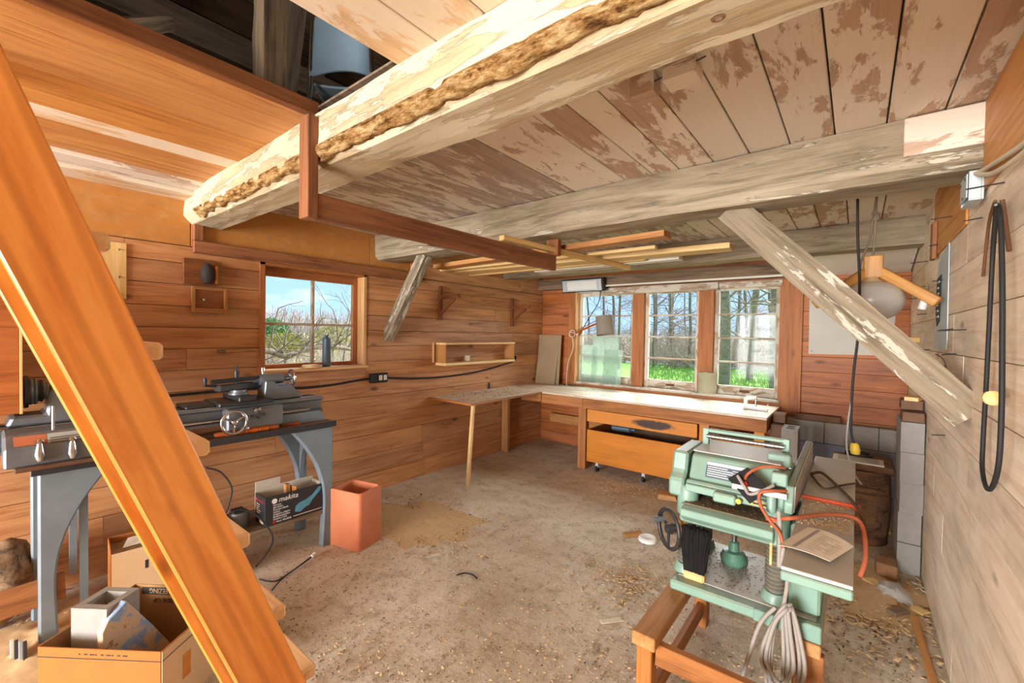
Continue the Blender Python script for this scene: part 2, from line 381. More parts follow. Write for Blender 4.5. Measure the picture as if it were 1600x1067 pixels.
def prism(name, parent, outline, thick, mat, M, bev=0., smooth=False, holes=None):
    """outline in the local XY plane of M, thickness along local Z (centred)"""
    n = len(outline); vs = [(x, y, -thick/2) for x, y in outline]+[(x, y, thick/2) for x, y in outline]
    fs = [tuple(range(n))[::-1], tuple(range(n, 2*n))]+[(i, (i+1) % n, n+(i+1) % n, n+i) for i in range(n)]
    me = bpy.data.meshes.new(name); bm = bmesh.new()
    bv = [bm.verts.new(v) for v in vs]
    for f in fs: bm.faces.new([bv[i] for i in f])
    bmesh.ops.recalc_face_normals(bm, faces=bm.faces)
    if bev: bmesh.ops.bevel(bm, geom=list(bm.edges), offset=bev, segments=1, affect='EDGES', clamp_overlap=True)
    bmesh.ops.triangulate(bm, faces=[f for f in bm.faces if len(f.verts) > 4])
    bm.to_mesh(me); bm.free(); me.materials.append(MATS[mat])
    return link(bpy.data.objects.new(name, me), parent, M)
def arcpts(cx, cy, r, a0, a1, n): return [(cx+r*math.cos(a0+(a1-a0)*i/n), cy+r*math.sin(a0+(a1-a0)*i/n)) for i in range(n+1)]
def hewn(name, parent, p0, p1, section, mat, amp=.008, n=70, seed=0, fine=1.):
    """a rough-hewn timber: section = outline (y, z) about the axis p0-p1, subdivided and made uneven"""
    p0 = Vector(p0); p1 = Vector(p1); L = (p1-p0).length; S = []
    m = len(section)
    for i in range(m):
        a = Vector(section[i]); b = Vector(section[(i+1) % m]); k = max(2, int((b-a).length/.03))
        for j in range(k): S.append(a+(b-a)*(j/k))
    vs, fs = [], []; q = len(S)
    cen = sum((Vector(v) for v in S), Vector((0, 0)))/q
    for i in range(n+1):
        x = L*i/n
        for v in S:
            d = (v-cen); dn = d.normalized()
            e = noise.noise(Vector((x*2.2*fine+seed, v.x*7, v.y*7)))*amp*1.6+noise.noise(Vector((x*9*fine+seed, v.x*22, v.y*22+5)))*amp*.7
            c = v+dn*e*1.2
            vs.append((x-L/2, c.x, c.y))
    for i in range(n):
        for k in range(q): fs.append((i*q+k, (i+1)*q+k, (i+1)*q+(k+1) % q, i*q+(k+1) % q))
    fs.append(tuple(range(q))); fs.append(tuple(n*q+k for k in range(q))[::-1])
    o = mesh(name, parent, vs, fs, mat, frame((p0+p1)/2, p1-p0), True, 35)
    return o
def text(name, parent, body, size, mat, M, thick=.0006, align='LEFT', shear=0., width=1.):
    cu = bpy.data.curves.new(name, 'FONT'); cu.body = body; cu.size = size; cu.extrude = thick; cu.align_x = align; cu.shear = shear; cu.resolution_u = 2
    t = bpy.data.objects.new(name, cu); COL.objects.link(t); bpy.context.view_layer.update()
    me = bpy.data.meshes.new_from_object(t.evaluated_get(bpy.context.evaluated_depsgraph_get())); COL.objects.unlink(t); bpy.data.objects.remove(t)
    if width != 1.:
        for v in me.vertices: v.co.x *= width
    me.materials.clear(); me.materials.append(MATS[mat])
    return link(bpy.data.objects.new(name, me), parent, M)
def chips(name, parent, n, spot, mat, size=(.004, .016), z=.003, kind='stuff', label=None, cat=None, up=.012):
    vs, fs = [], []
    for i in range(n):
        x, y, zz = spot(); a = random.uniform(0, PI); l = random.uniform(*size); w = l*random.uniform(.3, .7)
        tilt = random.uniform(-.6, .6); ca, sa = math.cos(a), math.sin(a); b = len(vs); t = .0015+.1*w
        for (u, v) in ((-l, -w), (l, -w), (l, w), (-l, w)):
            vs.append((x+u*ca-v*sa, y+u*sa+v*ca, zz+z+abs(tilt)*w*.9+u*tilt*.5+abs(tilt)*l*.5))
        vs.append((x, y, zz+z+abs(tilt)*w*.9+abs(tilt)*l*.5+t*2))
        fs += [(b, b+1, b+4), (b+1, b+2, b+4), (b+2, b+3, b+4), (b+3, b, b+4), (b+3, b+2, b+1, b)]
    o = mesh(name, parent, vs, fs, mat)
    tag(o, label, cat, kind=kind); return o

XL, XR, YB, ZC, YF = -3.62, .37, 5.25, 2.46, -6.0

# ---------------------------------------------------------------- the setting
def slab(name, xr, yr, zr, mat): return tag(box(name, None, xr, yr, zr, mat, 0), kind='structure')
g = 44; fv, ff = [], []
for i in range(g+1):
    for j in range(g+1):
        x = XL-.1+(XR-XL+.2)*i/g; y = YF-.1+(YB-YF+.2)*j/g
        fv.append((x, y, noise.noise(Vector((x*1.7, y*1.7, 3)))*.003-.002))
for i in range(g):
    for j in range(g): ff.append((i*(g+1)+j, (i+1)*(g+1)+j, (i+1)*(g+1)+j+1, i*(g+1)+j+1))
tag(mesh('floor', None, fv, ff, 'concrete_floor', smooth=True), kind='structure')
# wall cores with the window openings
def wall_core(name, pieces):
    vs, fs = [], []
    for (a, b, c, d, e, f) in pieces:
        k = len(vs)
        for x in (a, b):
            for y in (c, d):
                for z in (e, f): vs.append((x, y, z))
        for q in ((0, 1, 3, 2), (4, 6, 7, 5), (0, 4, 5, 1), (2, 3, 7, 6), (0, 2, 6, 4), (1, 5, 7, 3)): fs.append(tuple(k+i for i in q))
    o = mesh(name, None, vs, fs, 'old_dark'); return tag(o, kind='structure')
W1 = (1.44, 2.30, 1.225, 2.045)      # left window opening: y0 y1 z0 z1
W2 = (-3.03, -.63, .90, 2.11)        # back window opening: x0 x1 z0 z1
T = .16
wl = wall_core('wall_left', [(XL-T, XL-.02, YF-T, W1[0]-.03, -.1, 2.50), (XL-T, XL-.02, W1[1]+.02, YB+T, -.1, 2.50), (XL-T, XL-.02, W1[0]-.03, W1[1]+.02, -.1, W1[2]-.02), (XL-T, XL-.02, W1[0]-.03, W1[1]+.02, W1[3]+.02, 2.50)])
wb = wall_core('wall_back', [(XL-T, W2[0]-.015, YB+.02, YB+T, -.1, 2.50), (W2[1]+.015, XR+T, YB+.02, YB+T, -.1, 2.50), (W2[0]-.015, W2[1]+.015, YB+.02, YB+T, -.1, W2[2]-.02), (W2[0]-.015, W2[1]+.015, YB+.02, YB+T, W2[3]+.03, 2.50)])
wr = wall_core('wall_right', [(XR+.02, XR+T, YF-T, YB+T, -.1, 2.50)])
wf = wall_core('wall_front', [(XL-T, -3.3, YF-T, YF, -.1, 2.5), (.1, XR+T, YF-T, YF, -.1, 2.5), (-3.3, .1, YF-T, YF, 2.35, 2.5)])
def plank_row(parent, axis, lo, hi, z0, z1, holes, mat, joint=2.6, thick=.02, face=0, gap=.003, jit=.0008):
    """one course of horizontal boards along Y (axis 'Y', wall at x=face) or X; holes = [(a, b)] cut out"""
    segs = [(lo, hi)]
    for a, b in holes:
        nxt = []
        for s0, s1 in segs:
            if b <= s0 or a >= s1: nxt.append((s0, s1))
            else:
                if a-s0 > .02: nxt.append((s0, a))
                if s1-b > .02: nxt.append((b, s1))
        segs = nxt
    for s0, s1 in segs:
        x = s0
        while x < s1-.01:
            e = min(s1, x+random.uniform(.7, 1.3)*joint)
            if s1-e < .3: e = s1
            d = random.uniform(-.0006, .0006)
            if axis == 'Y':
                f0, f1 = (face, face+thick+d) if face < 0 else (face-thick-d, face)
                box('plank', parent, (f0-(.0 if face > 0 else 0), f1), (x+.0004, e-.0004), (z0+gap, z1), mat, .0018, jit)
            else:
                box('plank', parent, (x+.0004, e-.0004), (face-thick-d, face), (z0+gap, z1), mat, .0018, jit)
            x = e
# left wall: cedar boards, OSB above
z = -.005; rows = []
for h in [.185]*6: rows.append((z, z+h)); z += h
while z < 2.08: rows.append((z, min(z+.147, 2.105))); z += .147
for z0, z1 in rows:
    hl = [(W1[0]-.035, W1[1]+.035)] if z1 > W1[2]-.03 and z0 < W1[3]+.03 else []
    plank_row(wl, 'Y', -1.2, YB, z0, z1, hl, 'wall_cedar', 2.4, face=XL-.02)
    for c, d in ((z0, min(z1, W1[2]-.026)), (max(z0, W1[3]+.031), z1)):
        if hl and d-c > .012: box('plank', wl, (XL-.02, XL), (hl[0][0]+.001, hl[0][1]-.001), (c+.002, d), 'wall_cedar', .004)
for y0, y1 in ((-1.2, .30), (.305, .955), (.96, 2.36), (2.365, 3.0)):
    box('osb_panel', wl, (XL-.02, XL+.004), (y0, y1), (2.11, 2.475), 'osb', .002)
for z0 in (2.11, 2.255, 2.40): plank_row(wl, 'Y', 3.0, YB, z0, min(z0+.145, 2.475), [], 'wall_cedar', 2.4, face=XL-.02)
# back wall
z = -.005
while z < 2.46:
    z1 = min(z+.152, 2.47)
    hl = [(W2[0]-.05, W2[1]+.05)] if z1 > W2[2]-.02 and z < W2[3]+.02 else []
    plank_row(wb, 'X', XL, XR, z, z1, hl, 'wall_red', 2.2, face=YB+.02)
    for c, d in ((z, min(z1, W2[2]-.022)), (max(z, W2[3]+.022), z1)):
        if hl and d-c > .012: box('plank', wb, (hl[0][0]+.001, hl[0][1]-.001), (YB, YB+.02), (c+.002, d), 'wall_red', .004)
    z += .152
# right wall: pale boards
z = .0
for h in [.21, .24, .2, .23, .21, .19, .2, .2, .21, .2, .2, .2]:
    z1 = min(z+h, 2.47)
    if z1 > z+.02: plank_row(wr, 'Y', .2, YB, z, z1, [], 'wall_pale', 2.9, face=XR+.02)
    z += h
# unseen slabs added above the boards stop light leaking down their gaps
# ceiling boards (underside z = 2.46); seams read off along the middle beam
ce = tag(bpy.data.objects.new('ceiling', None), kind='structure'); link(ce, None, Matrix.Translation((0, 0, ZC)))
sx = [at(x, y, 'Y', 2.415).x for x, y in ((896.9, 296.7), (977, 280), (1019.2, 270), (1060, 262), (1113.4, 250.3), (1170.3, 236), (1234.4, 223.4), (1304.7, 206), (1386, 187.5), (1478, 162.5))]
xs = [XL-.05]
while xs[-1] < sx[0]-.3: xs.append(xs[-1]+random.uniform(.17, .21))
xs = xs[:-1]+sx+[XR+.02]
for i in range(len(xs)-1):
    a, b = xs[i]+.003, xs[i+1]-.003; m = 'ceiling_grey' if xs[i] < -1.45 else 'ceiling_paint'
    d = random.uniform(0, .004)
    box('ceiling_board', ce, (a, b), (1.0, 2.56), (ZC+d, ZC+.03), m, .003)
xs2 = [XL-.05]
while xs2[-1] < XR-.12: xs2.append(xs2[-1]+random.uniform(.15, .2))
xs2[-1] = XR+.02
for i in range(len(xs2)-1):
    box('ceiling_board', ce, (xs2[i]+.003, xs2[i+1]-.003), (2.57, YB+.05), (ZC, ZC+.03), 'ceiling_paint' if xs2[i] > -1.2 else 'ceiling_grey', .003)
# near bay: orange boards on the left, the open hatch, plain white boards on the right
for a, b, m, d in ((-3.62, -3.42, 'ceiling_plain', -.045), (-3.41, -3.24, 'ceiling_paint', -.02), (-3.235, -3.05, 'loft_orange', 0), (-3.045, -2.83, 'loft_orange', 0), (-2.825, -2.68, 'ceiling_plain', 0),
                (-2.675, -2.32, 'loft_orange', 0), (-2.315, -1.855, 'loft_orange', 0)):
    box('ceiling_board', ce, (a, b), (YF, .985), (ZC+d, ZC+d+.03), m, .003)
box('hatch_trim', ce, (-1.855, -1.815), (YF, .935), (ZC-.002, ZC+.055), 'rail_brown', .003)
for a, b in ((-1.255, -1.06), (-1.055, -.86), (-.855, -.6), (-.595, -.34), (-.335, -.08), (-.075, .18), (.185, .37)):
    box('ceiling_board', ce, (a, b), (YF, 1.0), (ZC, ZC+.03), 'ceiling_plain', .003)
for xr_, yr_ in (((XL, XR), (.93, YB)), ((XL, -1.83), (YF, .929)), ((-1.25, XR), (YF, .929))):
    box('light_stop', ce, xr_, yr_, (ZC+.031, ZC+.04), 'old_dark', 0)  # added out of view so loft light does not show between boards

# ---------------------------------------------------------------- ceiling beams and braces
bm1 = thing('ceiling_beam', 'thick whitewashed hewn beam nearest the camera, with a rotten crumbling edge', 'beam', (-1.6, 1.03, 2.27))
hewn('timber', bm1, (XL-.02, 1.03, 2.36), (XR+.02, 1.03, 2.36), [(.11, -.105), (.12, .10), (-.11, .10), (-.115, -.05), (-.06, -.10)], 'hewn', .004, 120, 1)
rv, rf = [], []; N = 260; Kk = 8
for i in range(N+1):
    x = -3.35+(.36+3.35)*i/N
    for k in range(Kk+1):
        t = k/Kk; y = .900+.044*t; zz = 2.314-.050*t
        e = .010*noise.noise(Vector((x*16, t*4, 1)))+.008*noise.noise(Vector((x*45, t*9, 2)))+.004
        lowf = noise.noise(Vector((x*3.1, 4, 4)))+.6*noise.noise(Vector((x*11, 8, 4)))
        half = .30+.34*lowf; q = abs(t-.5-.12*noise.noise(Vector((x*6, 1, 9)))); e += .004-.05*max(0, q-half)*2.2
        rv.append((x+.0, y-.75*e, zz-.65*e))
for i in range(N):
    for k in range(Kk): rf.append((i*(Kk+1)+k, (i+1)*(Kk+1)+k, (i+1)*(Kk+1)+k+1, i*(Kk+1)+k+1))
mesh('rotten_edge', bm1, rv, rf, 'rot', Matrix(), True)
spin('knot', bm1, at(1122, 24, 'Z', 2.262)+Vector((0, 0, -.004)), (0, .1, -1), [(0, .016), (.002, .016), (.003, .009), (-.004, .006), (-.006, 0)], 'old_dark', 12)
bm2 = thing('ceiling_beam', 'long grey hewn beam crossing the middle of the ceiling, with diagonal braces under both ends', 'beam', (-1.6, 2.56, 2.23))
hewn('timber', bm2, (XL-.02, 2.555, 2.345), (XR+.02, 2.555, 2.345), [(.14, -.115), (.14, .113), (-.14, .113), (-.13, -.09), (-.10, -.12)], 'hewn_grey', .006, 110, 9)
box('patch_board', bm2, (.13, .369), (2.395, 2.412), (2.30, 2.455), 'ceiling_paint', .003)
bm3 = thing('ceiling_beam', 'weathered hewn beam closest to the big window, above the pendant lamp', 'beam', (-1.6, 4.42, 2.25))
hewn('timber', bm3, (XL, 4.43, 2.355), (XR+.02, 4.43, 2.355), [(.10, -.105), (.10, .10), (-.10, .10), (-.10, -.105)], 'hewn_grey', .005, 90, 21)
pl = thing('window_beam', 'dark weathered lintel timber just above the big triple window', 'beam', (-1.6, 5.18, 2.17))
hewn('timber', pl, (XL+.01, 5.175, 2.24), (-.45, 5.175, 2.24), [(.07, -.07), (.07, .07), (-.055, .07), (-.055, -.07)], 'old_dark', .005, 60, 33)
box('white_strip', pl, (-2.9, -.47), (5.09, 5.115), (2.165, 2.185), 'white_paint', .002)
for x0, z0, z1 in ((-.45, 2.30, 2.315),):
    tag(bar('ceiling_panel', None, (-.44, 4.93, 2.235), (.36, 4.93, 2.225), .60, .012, 'white_paint', (0, .22, 1)), 'sloping white panel above the pale board, between last beam and back wall', 'panel')
def brace(label, p0, p1, w, h, mat, seed):
    t = thing('diagonal_brace', label, 'brace', Vector(p0).lerp(p1, 0))
    hewn('timber', t, p0, p1, [(w/2, -h/2), (w/2, h/2), (-w/2, h/2), (-w/2, -h/2)], mat, .003, 40, seed)
    return t
pa = at(1533, 655, 'Y', 2.50); pb = at(1155, 340, 'Y', 2.62)
br_r = brace('long flat grey brace from right wall up to the middle beam', (XR+.005, 2.56, pa.z+.005), (pb.x-.035, 2.60, 2.245), .09, .14, 'brace_weathered', 4)
for dx, dz in ((0, .02), (.02, -.05)):
    q = at(1522, 640, 'Y', 2.51); cyl('nail', br_r, q+Vector((dx, 0, dz)), q+Vector((dx, -.03, dz)), .002, 'iron_dark', n=6)
pa = at(603, 525, 'X', XL+.02); pb = at(664, 403, 'Y', 2.55)
br_l = brace('short grey brace beside the left window, from wall to the middle beam', (XL+.0, 2.57, pa.z-.02), (pb.x+.0, 2.56, 2.245), .085, .10, 'brace_weathered', 8)
# two cut blocks nailed to the ceiling by the rotten beam
for lab, x, y, s in (('cut wooden block on the ceiling, the one nearer the rotten beam\'s middle', 1008, 148, .085), ('larger cut wooden block on the ceiling, nearer the right wall', 1066, 122, .105)):
    c = at(x, y, 'Z', 2.40)
    t = thing('wood_block', lab, 'block', c)
    box('block', t, (c.x-s/2, c.x+s/2), (c.y-s*.4, c.y+s*.4), (2.385, 2.459), 'ceiling_paint', .003)
    q = Vector((c.x+s/2, c.y-s*.3, 2.42)); cyl('nail', t, q-Vector((.01, 0, 0)), q+Vector((.03, -.005, .002)), .0025, 'iron_dark', n=6)

# ---------------------------------------------------------------- loft seen through the hatch
lo = tag(bpy.data.objects.new('wall_loft', None), kind='structure'); link(lo, None, Matrix.Translation((XL, 0, 2.5)))
y = YF
while y < YB:
    w = random.uniform(.17, .25)
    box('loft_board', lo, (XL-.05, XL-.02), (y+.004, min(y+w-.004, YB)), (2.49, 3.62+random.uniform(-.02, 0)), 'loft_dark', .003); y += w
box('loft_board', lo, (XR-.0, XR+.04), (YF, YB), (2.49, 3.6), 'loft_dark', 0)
ro = tag(bpy.data.objects.new('roof', None), kind='structure'); link(ro, None, Matrix.Translation((-1.63, 1.3, 4.6)))
RX, RZ = (XL+XR)/2, 5.35
for sgn, ex in ((-1, XL-.35), (1, XR+.35)):
    e = Vector((ex, 0, 3.42)); rdg = Vector((RX, 0, RZ)); d = rdg-e; k = 13
    nrm = Vector((-d.z, 0, d.x)).normalized();  nrm = nrm if nrm.z > 0 else -nrm
    for i in range(k):
        c = e+d*((i+.5)/k)
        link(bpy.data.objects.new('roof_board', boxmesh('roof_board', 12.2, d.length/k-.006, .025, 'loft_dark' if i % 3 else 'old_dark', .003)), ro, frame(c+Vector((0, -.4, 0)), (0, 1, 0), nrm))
    for i in range(11):
        yy = -5.55+i*1.05
        bar('rafter', ro, (e.x+.2*d.x/d.length*.5, yy, e.z+.02)-nrm*.07 if False else Vector((e.x, yy, e.z))-nrm*.075, Vector((rdg.x, yy, rdg.z))-nrm*.075, .09, .11, 'old_dark', nrm)
    # gutter-side lining that closes the roof over the boards
    link(bpy.data.objects.new('roof_sheet', boxmesh('roof_sheet', 12.3, d.length+.1, .01, 'block_blue', 0)), ro, frame(e+d*.5+nrm*.03+Vector((0, -.4, 0)), (0, 1, 0), nrm))
GP = [[(XL-T, 2.45), (RX-.8, 2.45), (RX-.8, 4.13), (XL-T, 3.42)], [(RX+.8, 2.45), (XR+T, 2.45), (XR+T, 3.42), (RX+.8, 4.13)], [(RX-.8, 2.45), (RX+.8, 2.45), (RX+.8, 2.75), (RX-.8, 2.75)], [(RX-.8, 3.95), (RX+.8, 3.95), (RX+.8, 4.13+.5), (RX, RZ), (RX-.8, 4.13+.5)]]  # opening added in this unseen gable to let more light into the loft
vs, fs = [], []
for q_ in GP:
    k = len(vs); n_ = len(q_); vs += [(a, YB+.08, c) for a, c in q_]+[(a, YB+.12, c) for a, c in q_]
    fs += [tuple(k+i for i in range(n_)), tuple(k+n_+i for i in range(n_))[::-1]]+[(k+i, k+(i+1) % n_, k+n_+(i+1) % n_, k+n_+i) for i in range(n_)]
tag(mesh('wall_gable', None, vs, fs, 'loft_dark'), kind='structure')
t = thing('wall_plate', 'weathered horizontal timber high in the dark loft above the orange boards', 'beam', (XL+.08, 1.5, 3.42))
hewn('timber', t, (XL+.10, -5.9, 3.50), (XL+.10, YB-.02, 3.50), [(.09, -.10), (.09, .10), (-.09, .10), (-.09, -.10)], 'old_dark', .005, 60, 40)
p = at(421, 150, 'X', -1.93)
t = thing('loft_post', 'rough upright post rising into the loft beside the hatch', 'post', (-1.95, p.y, 2.49))
hewn('timber', t, (-1.95, p.y+.01, 2.49), (-1.95, p.y+.01, 4.9), [(.055, -.045), (.05, .045), (-.05, .045), (-.055, -.04)], 'post_old', .006, 50, 50)
t = thing('loft_strut', 'slanting dark strut behind the loft post', 'strut', (-2.9, 1.6, 2.49))
pa = at(452, 95, 'X', -3.0); pb = at(463, 0, 'X', -2.9)
hewn('timber', t, pa+(pa-pb)*.8, pb+(pb-pa)*1.2, [(.05, -.05), (.05, .05), (-.05, .05), (-.05, -.05)], 'old_dark', .004, 30, 60)
pa = at(170, 45, 'X', -2.9); pb = at(262, 36, 'X', -3.2)
t = thing('roof_pole', 'pale rounded pole end sticking out in the dark loft', 'pole', pa)
hewn('timber', t, pa+(pa-pb)*3, pb, [(.04, -.04), (.04, .035), (-.04, .04), (-.04, -.04)], 'post_old', .006, 20, 70)
# offcut resting on the rotten beam
pa = at(575, 108, 'Y', 1.0); pb = at(628, 90, 'Y', 1.12)
t = thing('timber_offcut', 'round-ended pale timber offcut lying on the beam beneath the hatch board', 'offcut', pa)
hewn('timber', t, (pa.x, 1.03, 2.51), (pa.x+.5, 1.07, 2.525), [(.05, -.03), (.05, .03), (-.05, .03), (-.05, -.03)], 'ceiling_plain', .004, 16, 80)
# chair standing on the loft floor, back towards us
cx, cy, cz = -2.25, 1.29, 2.502
t = thing('loft_chair', 'pale blue shell chair with chrome tube legs standing in the loft', 'chair', (cx, cy, cz))
vr = Vector((.78, .62, 0)); vf = Vector((-.62, .78, 0))
def cp(a, b, c): return Vector((cx, cy, cz))+(vr*a+vf*b+Vector((0, 0, c)))*.9
def shell(name, grid, th, off):
    vs, fs = [], []; n, m = len(grid), len(grid[0])
    for s_ in (0, 1):
        for r_ in grid:
            for v in r_: vs.append(v+off*(th*s_))
    for s_ in (0, 1):
        for i in range(n-1):
            for j in range(m-1):
                q = [s_*n*m+i*m+j, s_*n*m+i*m+j+1, s_*n*m+(i+1)*m+j+1, s_*n*m+(i+1)*m+j]; fs.append(tuple(q if s_ else q[::-1]))
    ring = [i for i in range(m)]+[i*m+m-1 for i in range(1, n)]+[(n-1)*m+j for j in range(m-2, -1, -1)]+[i*m for i in range(n-2, 0, -1)]
    for i in range(len(ring)): a, b = ring[i], ring[(i+1) % len(ring)]; fs.append((a, b, n*m+b, n*m+a))
    return mesh(name, t, vs, fs, 'chair_blue', Matrix(), True, 50)
gr = []
for i in range(9):
    v = i/8; row = []
    for j in range(13):
        u = j/12*2-1; w = .185*(1-.10*v-.25*max(0, v-.7)**1.2)
        row.append(cp(u*w, .02-.05*u*u*1.2, .47+.40*v+(.07*(1-u*u) if i == 0 else .07*(1-u*u)*(1-v))-.05*u*u*v))
    gr.append(row)
shell('backrest', gr, .012, vf)
gr = [[cp((j/8*2-1)*.19, .03+.40*i/7, .445+.02*(j/8*2-1)**2-.02*math.sin(PI*i/7)) for j in range(9)] for i in range(8)]
shell('seat', gr, .012, Vector((0, 0, -1)))
for sg in (-1, 1):
    tube('leg', t, [cp(sg*.175, -.035, .80), cp(sg*.185, -.03, .55), cp(sg*.19, -.02, .40), cp(sg*.20, -.06, .2), cp(sg*.205, -.10, .0)], .013, 'chrome', 10)
    tube('leg', t, [cp(sg*.185, .05, .42), cp(sg*.185, .36, .41), cp(sg*.19, .41, .34), cp(sg*.2, .42, 0)], .011, 'chrome', 10)

# ---------------------------------------------------------------- hanging lumber rack
t = thing('lumber_rack', 'brown hanging rack rail with end posts, slung under the ceiling beams', 'rack', (-1.8, .9, 2.0))
pt = at(457, 345, 'Y', .87)
zb = pt.z
box('post', t, (-1.86, -1.785), (.872, .918), (zb, 2.44), 'rail_brown', .003)
bar('rail', t, (-1.81, .919, zb+.055), (-1.74, 2.66, zb+.045), .04, .105, 'rail_brown')
box('post', t, (-1.80, -1.70), (2.645, 2.69), (zb+.10, 2.235), 'rail_brown', .003)
t = thing('wall_ledger', 'long dark-brown ledger board on the left wall above the small window', 'ledger', (XL, .97, 2.07))
box('board', t, (XL+.006, XL+.046), (.966, 2.92), (2.066, 2.150), 'rail_brown', .003)
box('post', t, (XL+.008, XL+.05), (.966, 1.02), (2.152, 2.43), 'rail_brown', .003)
box('post', t, (XL+.008, XL+.05), (2.83, 2.89), (2.152, 2.32), 'jamb', .003)
st = [  # lumber: label, p0, p1, w, h, material
 ('brown stick laid on the rack rail, pointing at the window', (-1.79, 2.12, 2.155), (-1.63, 3.72, 2.155), .045, .035, 'new_lumber'),
 ('grey-weathered stick under the stored lumber, starting beside the short brace', (-2.32, 1.96, 2.158), (-2.26, 3.28, 2.158), .05, .03, 'brace_weathered'),
 ('brown-edged plank in the rack, nearest the middle beam', (-3.30, 2.93, 2.195), (-.96, 2.78, 2.195), .12, .04, 'lumber_dark'),
 ('long knotty pale plank in the rack, reaching furthest right', (-3.35, 3.28, 2.195), (-.72, 3.42, 2.195), .17, .04, 'new_lumber'),
 ('narrow yellow batten in the rack between two wide planks', (-3.4, 3.07, 2.187), (-1.15, 3.10, 2.187), .06, .025, 'new_lumber'),
 ('second yellow batten in the rack behind the knotty plank', (-3.4, 3.50, 2.187), (-1.4, 3.53, 2.187), .05, .025, 'new_lumber'),
 ('white-painted board in the rack, closest to the window', (-2.6, 3.66, 2.19), (-1.15, 3.66, 2.19), .11, .03, 'white_paint'),
 ('short tan board at the far left of the rack against the cedar wall', (-3.55, 3.30, 2.225), (-2.7, 3.62, 2.225), .10, .02, 'lumber_dark'),
]
for lab, a, b, w, h, m in st:
    tag(bar('lumber', None, a, b, w, h, m), lab, 'lumber', 'lumber stored in the hanging rack')

# ---------------------------------------------------------------- windows
w1 = tag(bpy.data.objects.new('window_1', None), kind='structure'); link(w1, None, Matrix.Translation((XL-.1, W1[0], W1[2])))
y0, y1, z0, z1 = W1
xg = XL-.115
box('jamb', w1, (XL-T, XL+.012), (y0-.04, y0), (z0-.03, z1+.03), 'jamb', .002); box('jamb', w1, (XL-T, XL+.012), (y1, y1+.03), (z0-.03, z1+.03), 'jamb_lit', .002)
box('head', w1, (XL-T, XL+.012), (y0-.04, y1+.03), (z1, z1+.03), 'jamb', .002)
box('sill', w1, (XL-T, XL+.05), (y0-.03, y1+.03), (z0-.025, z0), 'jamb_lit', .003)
for a, b, c, d in ((y0, y0+.045, z0, z1), (y1-.045, y1, z0, z1)): box('sash_stile', w1, (xg-.02, xg+.02), (a, b), (c, d), 'jamb', .002)
for c, d in ((z0, z0+.035), (z1-.07, z1)): box('sash_rail', w1, (xg-.02, xg+.02), (y0+.045, y1-.045), (c, d), 'jamb', .002)
ym = at(488, 500, 'X', xg).y; zm = at(480, 507, 'X', xg).z
box('muntin', w1, (xg-.014, xg+.016), (ym-.012, ym+.012), (z0+.035, z1-.07), 'sash_wood', .002)
for a, b in ((y0+.045, ym-.012), (ym+.012, y1-.045)):
    box('muntin', w1, (xg-.014, xg+.016), (a, b), (zm-.011, zm+.011), 'sash_wood', .002)
    for c, d in ((z0+.035, zm-.011), (zm+.011, z1-.07)): box('pane', w1, (xg-.002, xg+.002), (a, b), (c, d), 'glass', 0)
w2 = tag(bpy.data.objects.new('window_2', None), kind='structure'); link(w2, None, Matrix.Translation((W2[0], YB, W2[2])))
x0, x1, z0, z1 = W2
box('jamb', w2, (x0-.12, x0-.02), (YB-.035, YB-.015), (z0-.12, z1+.05), 'jamb', .003); box('jamb', w2, (x1+.0, x1+.20), (YB-.035, YB-.015), (z0-.16, z1+.04), 'jamb', .003)
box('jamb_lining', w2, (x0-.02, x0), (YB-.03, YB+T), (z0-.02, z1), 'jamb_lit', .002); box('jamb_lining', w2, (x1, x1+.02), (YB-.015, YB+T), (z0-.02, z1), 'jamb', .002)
box('head', w2, (x0-.02, x1+.02), (YB-.03, YB+T), (z1, z1+.04), 'sash_wood', .002)
box('head_casing', w2, (x0+.25, -1.22), (YB-.06, YB-.032), (z1-.04, z1+.045), 'sash_wood', .003)
box('head_casing', w2, (-1.21, x1+.02), (YB-.055, YB-.032), (z1-.03, z1+.035), 'sash_wood', .003)
box('sill', w2, (x0-.02, x1+.02), (YB-.05, YB+T), (z0-.03, z0), 'sash_wood', .003)
box('apron', w2, (x0-.1, x1+.02), (YB-.045, YB-.02), (z0-.13, z0-.032), 'jamb', .003)
yg = YB+.085
xa = at(992, 520, 'Y', yg).x; xb = at(1009, 520, 'Y', yg).x; xc = at(1094, 520, 'Y', yg).x; xd = at(1117, 520, 'Y', yg).x
for a, b in ((xa, xb), (xc, xd)): box('mullion', w2, (a, b), (YB+.0, YB+T-.01), (z0, z1), 'jamb', .003)
for si, (a, b) in enumerate(((x0, xa), (xb, xc), (xd, x1))):
    s_ = .045
    box('sash_stile', w2, (a, a+s_), (yg-.02, yg+.02), (z0, z1), 'sash_wood', .002); box('sash_stile', w2, (b-s_, b), (yg-.02, yg+.02), (z0, z1), 'sash_wood', .002)
    box('sash_rail', w2, (a+s_, b-s_), (yg-.02, yg+.02), (z0, z0+.10), 'sash_wood', .002); box('sash_rail', w2, (a+s_, b-s_), (yg-.02, yg+.02), (z1-.045, z1), 'sash_wood', .002)
    g0, g1 = z0+.10, z1-.045; h = (g1-g0)/4
    for k in range(4):
        if k: box('glazing_bar', w2, (a+s_, b-s_), (yg-.012, yg+.012), (g0+h*k-.010, g0+h*k+.010), 'sash_wood', .002)
        box('pane', w2, (a+s_, b-s_), (yg-.002, yg+.002), (g0+h*k+(.01 if k else 0), g0+h*(k+1)-(.01 if k < 3 else 0)), 'glass', 0)
    box('sash_latch', w2, ((a+b)/2-.05, (a+b)/2+.05), (yg-.03, yg-.02), (z0+.035, z0+.06), 'rust', .002)

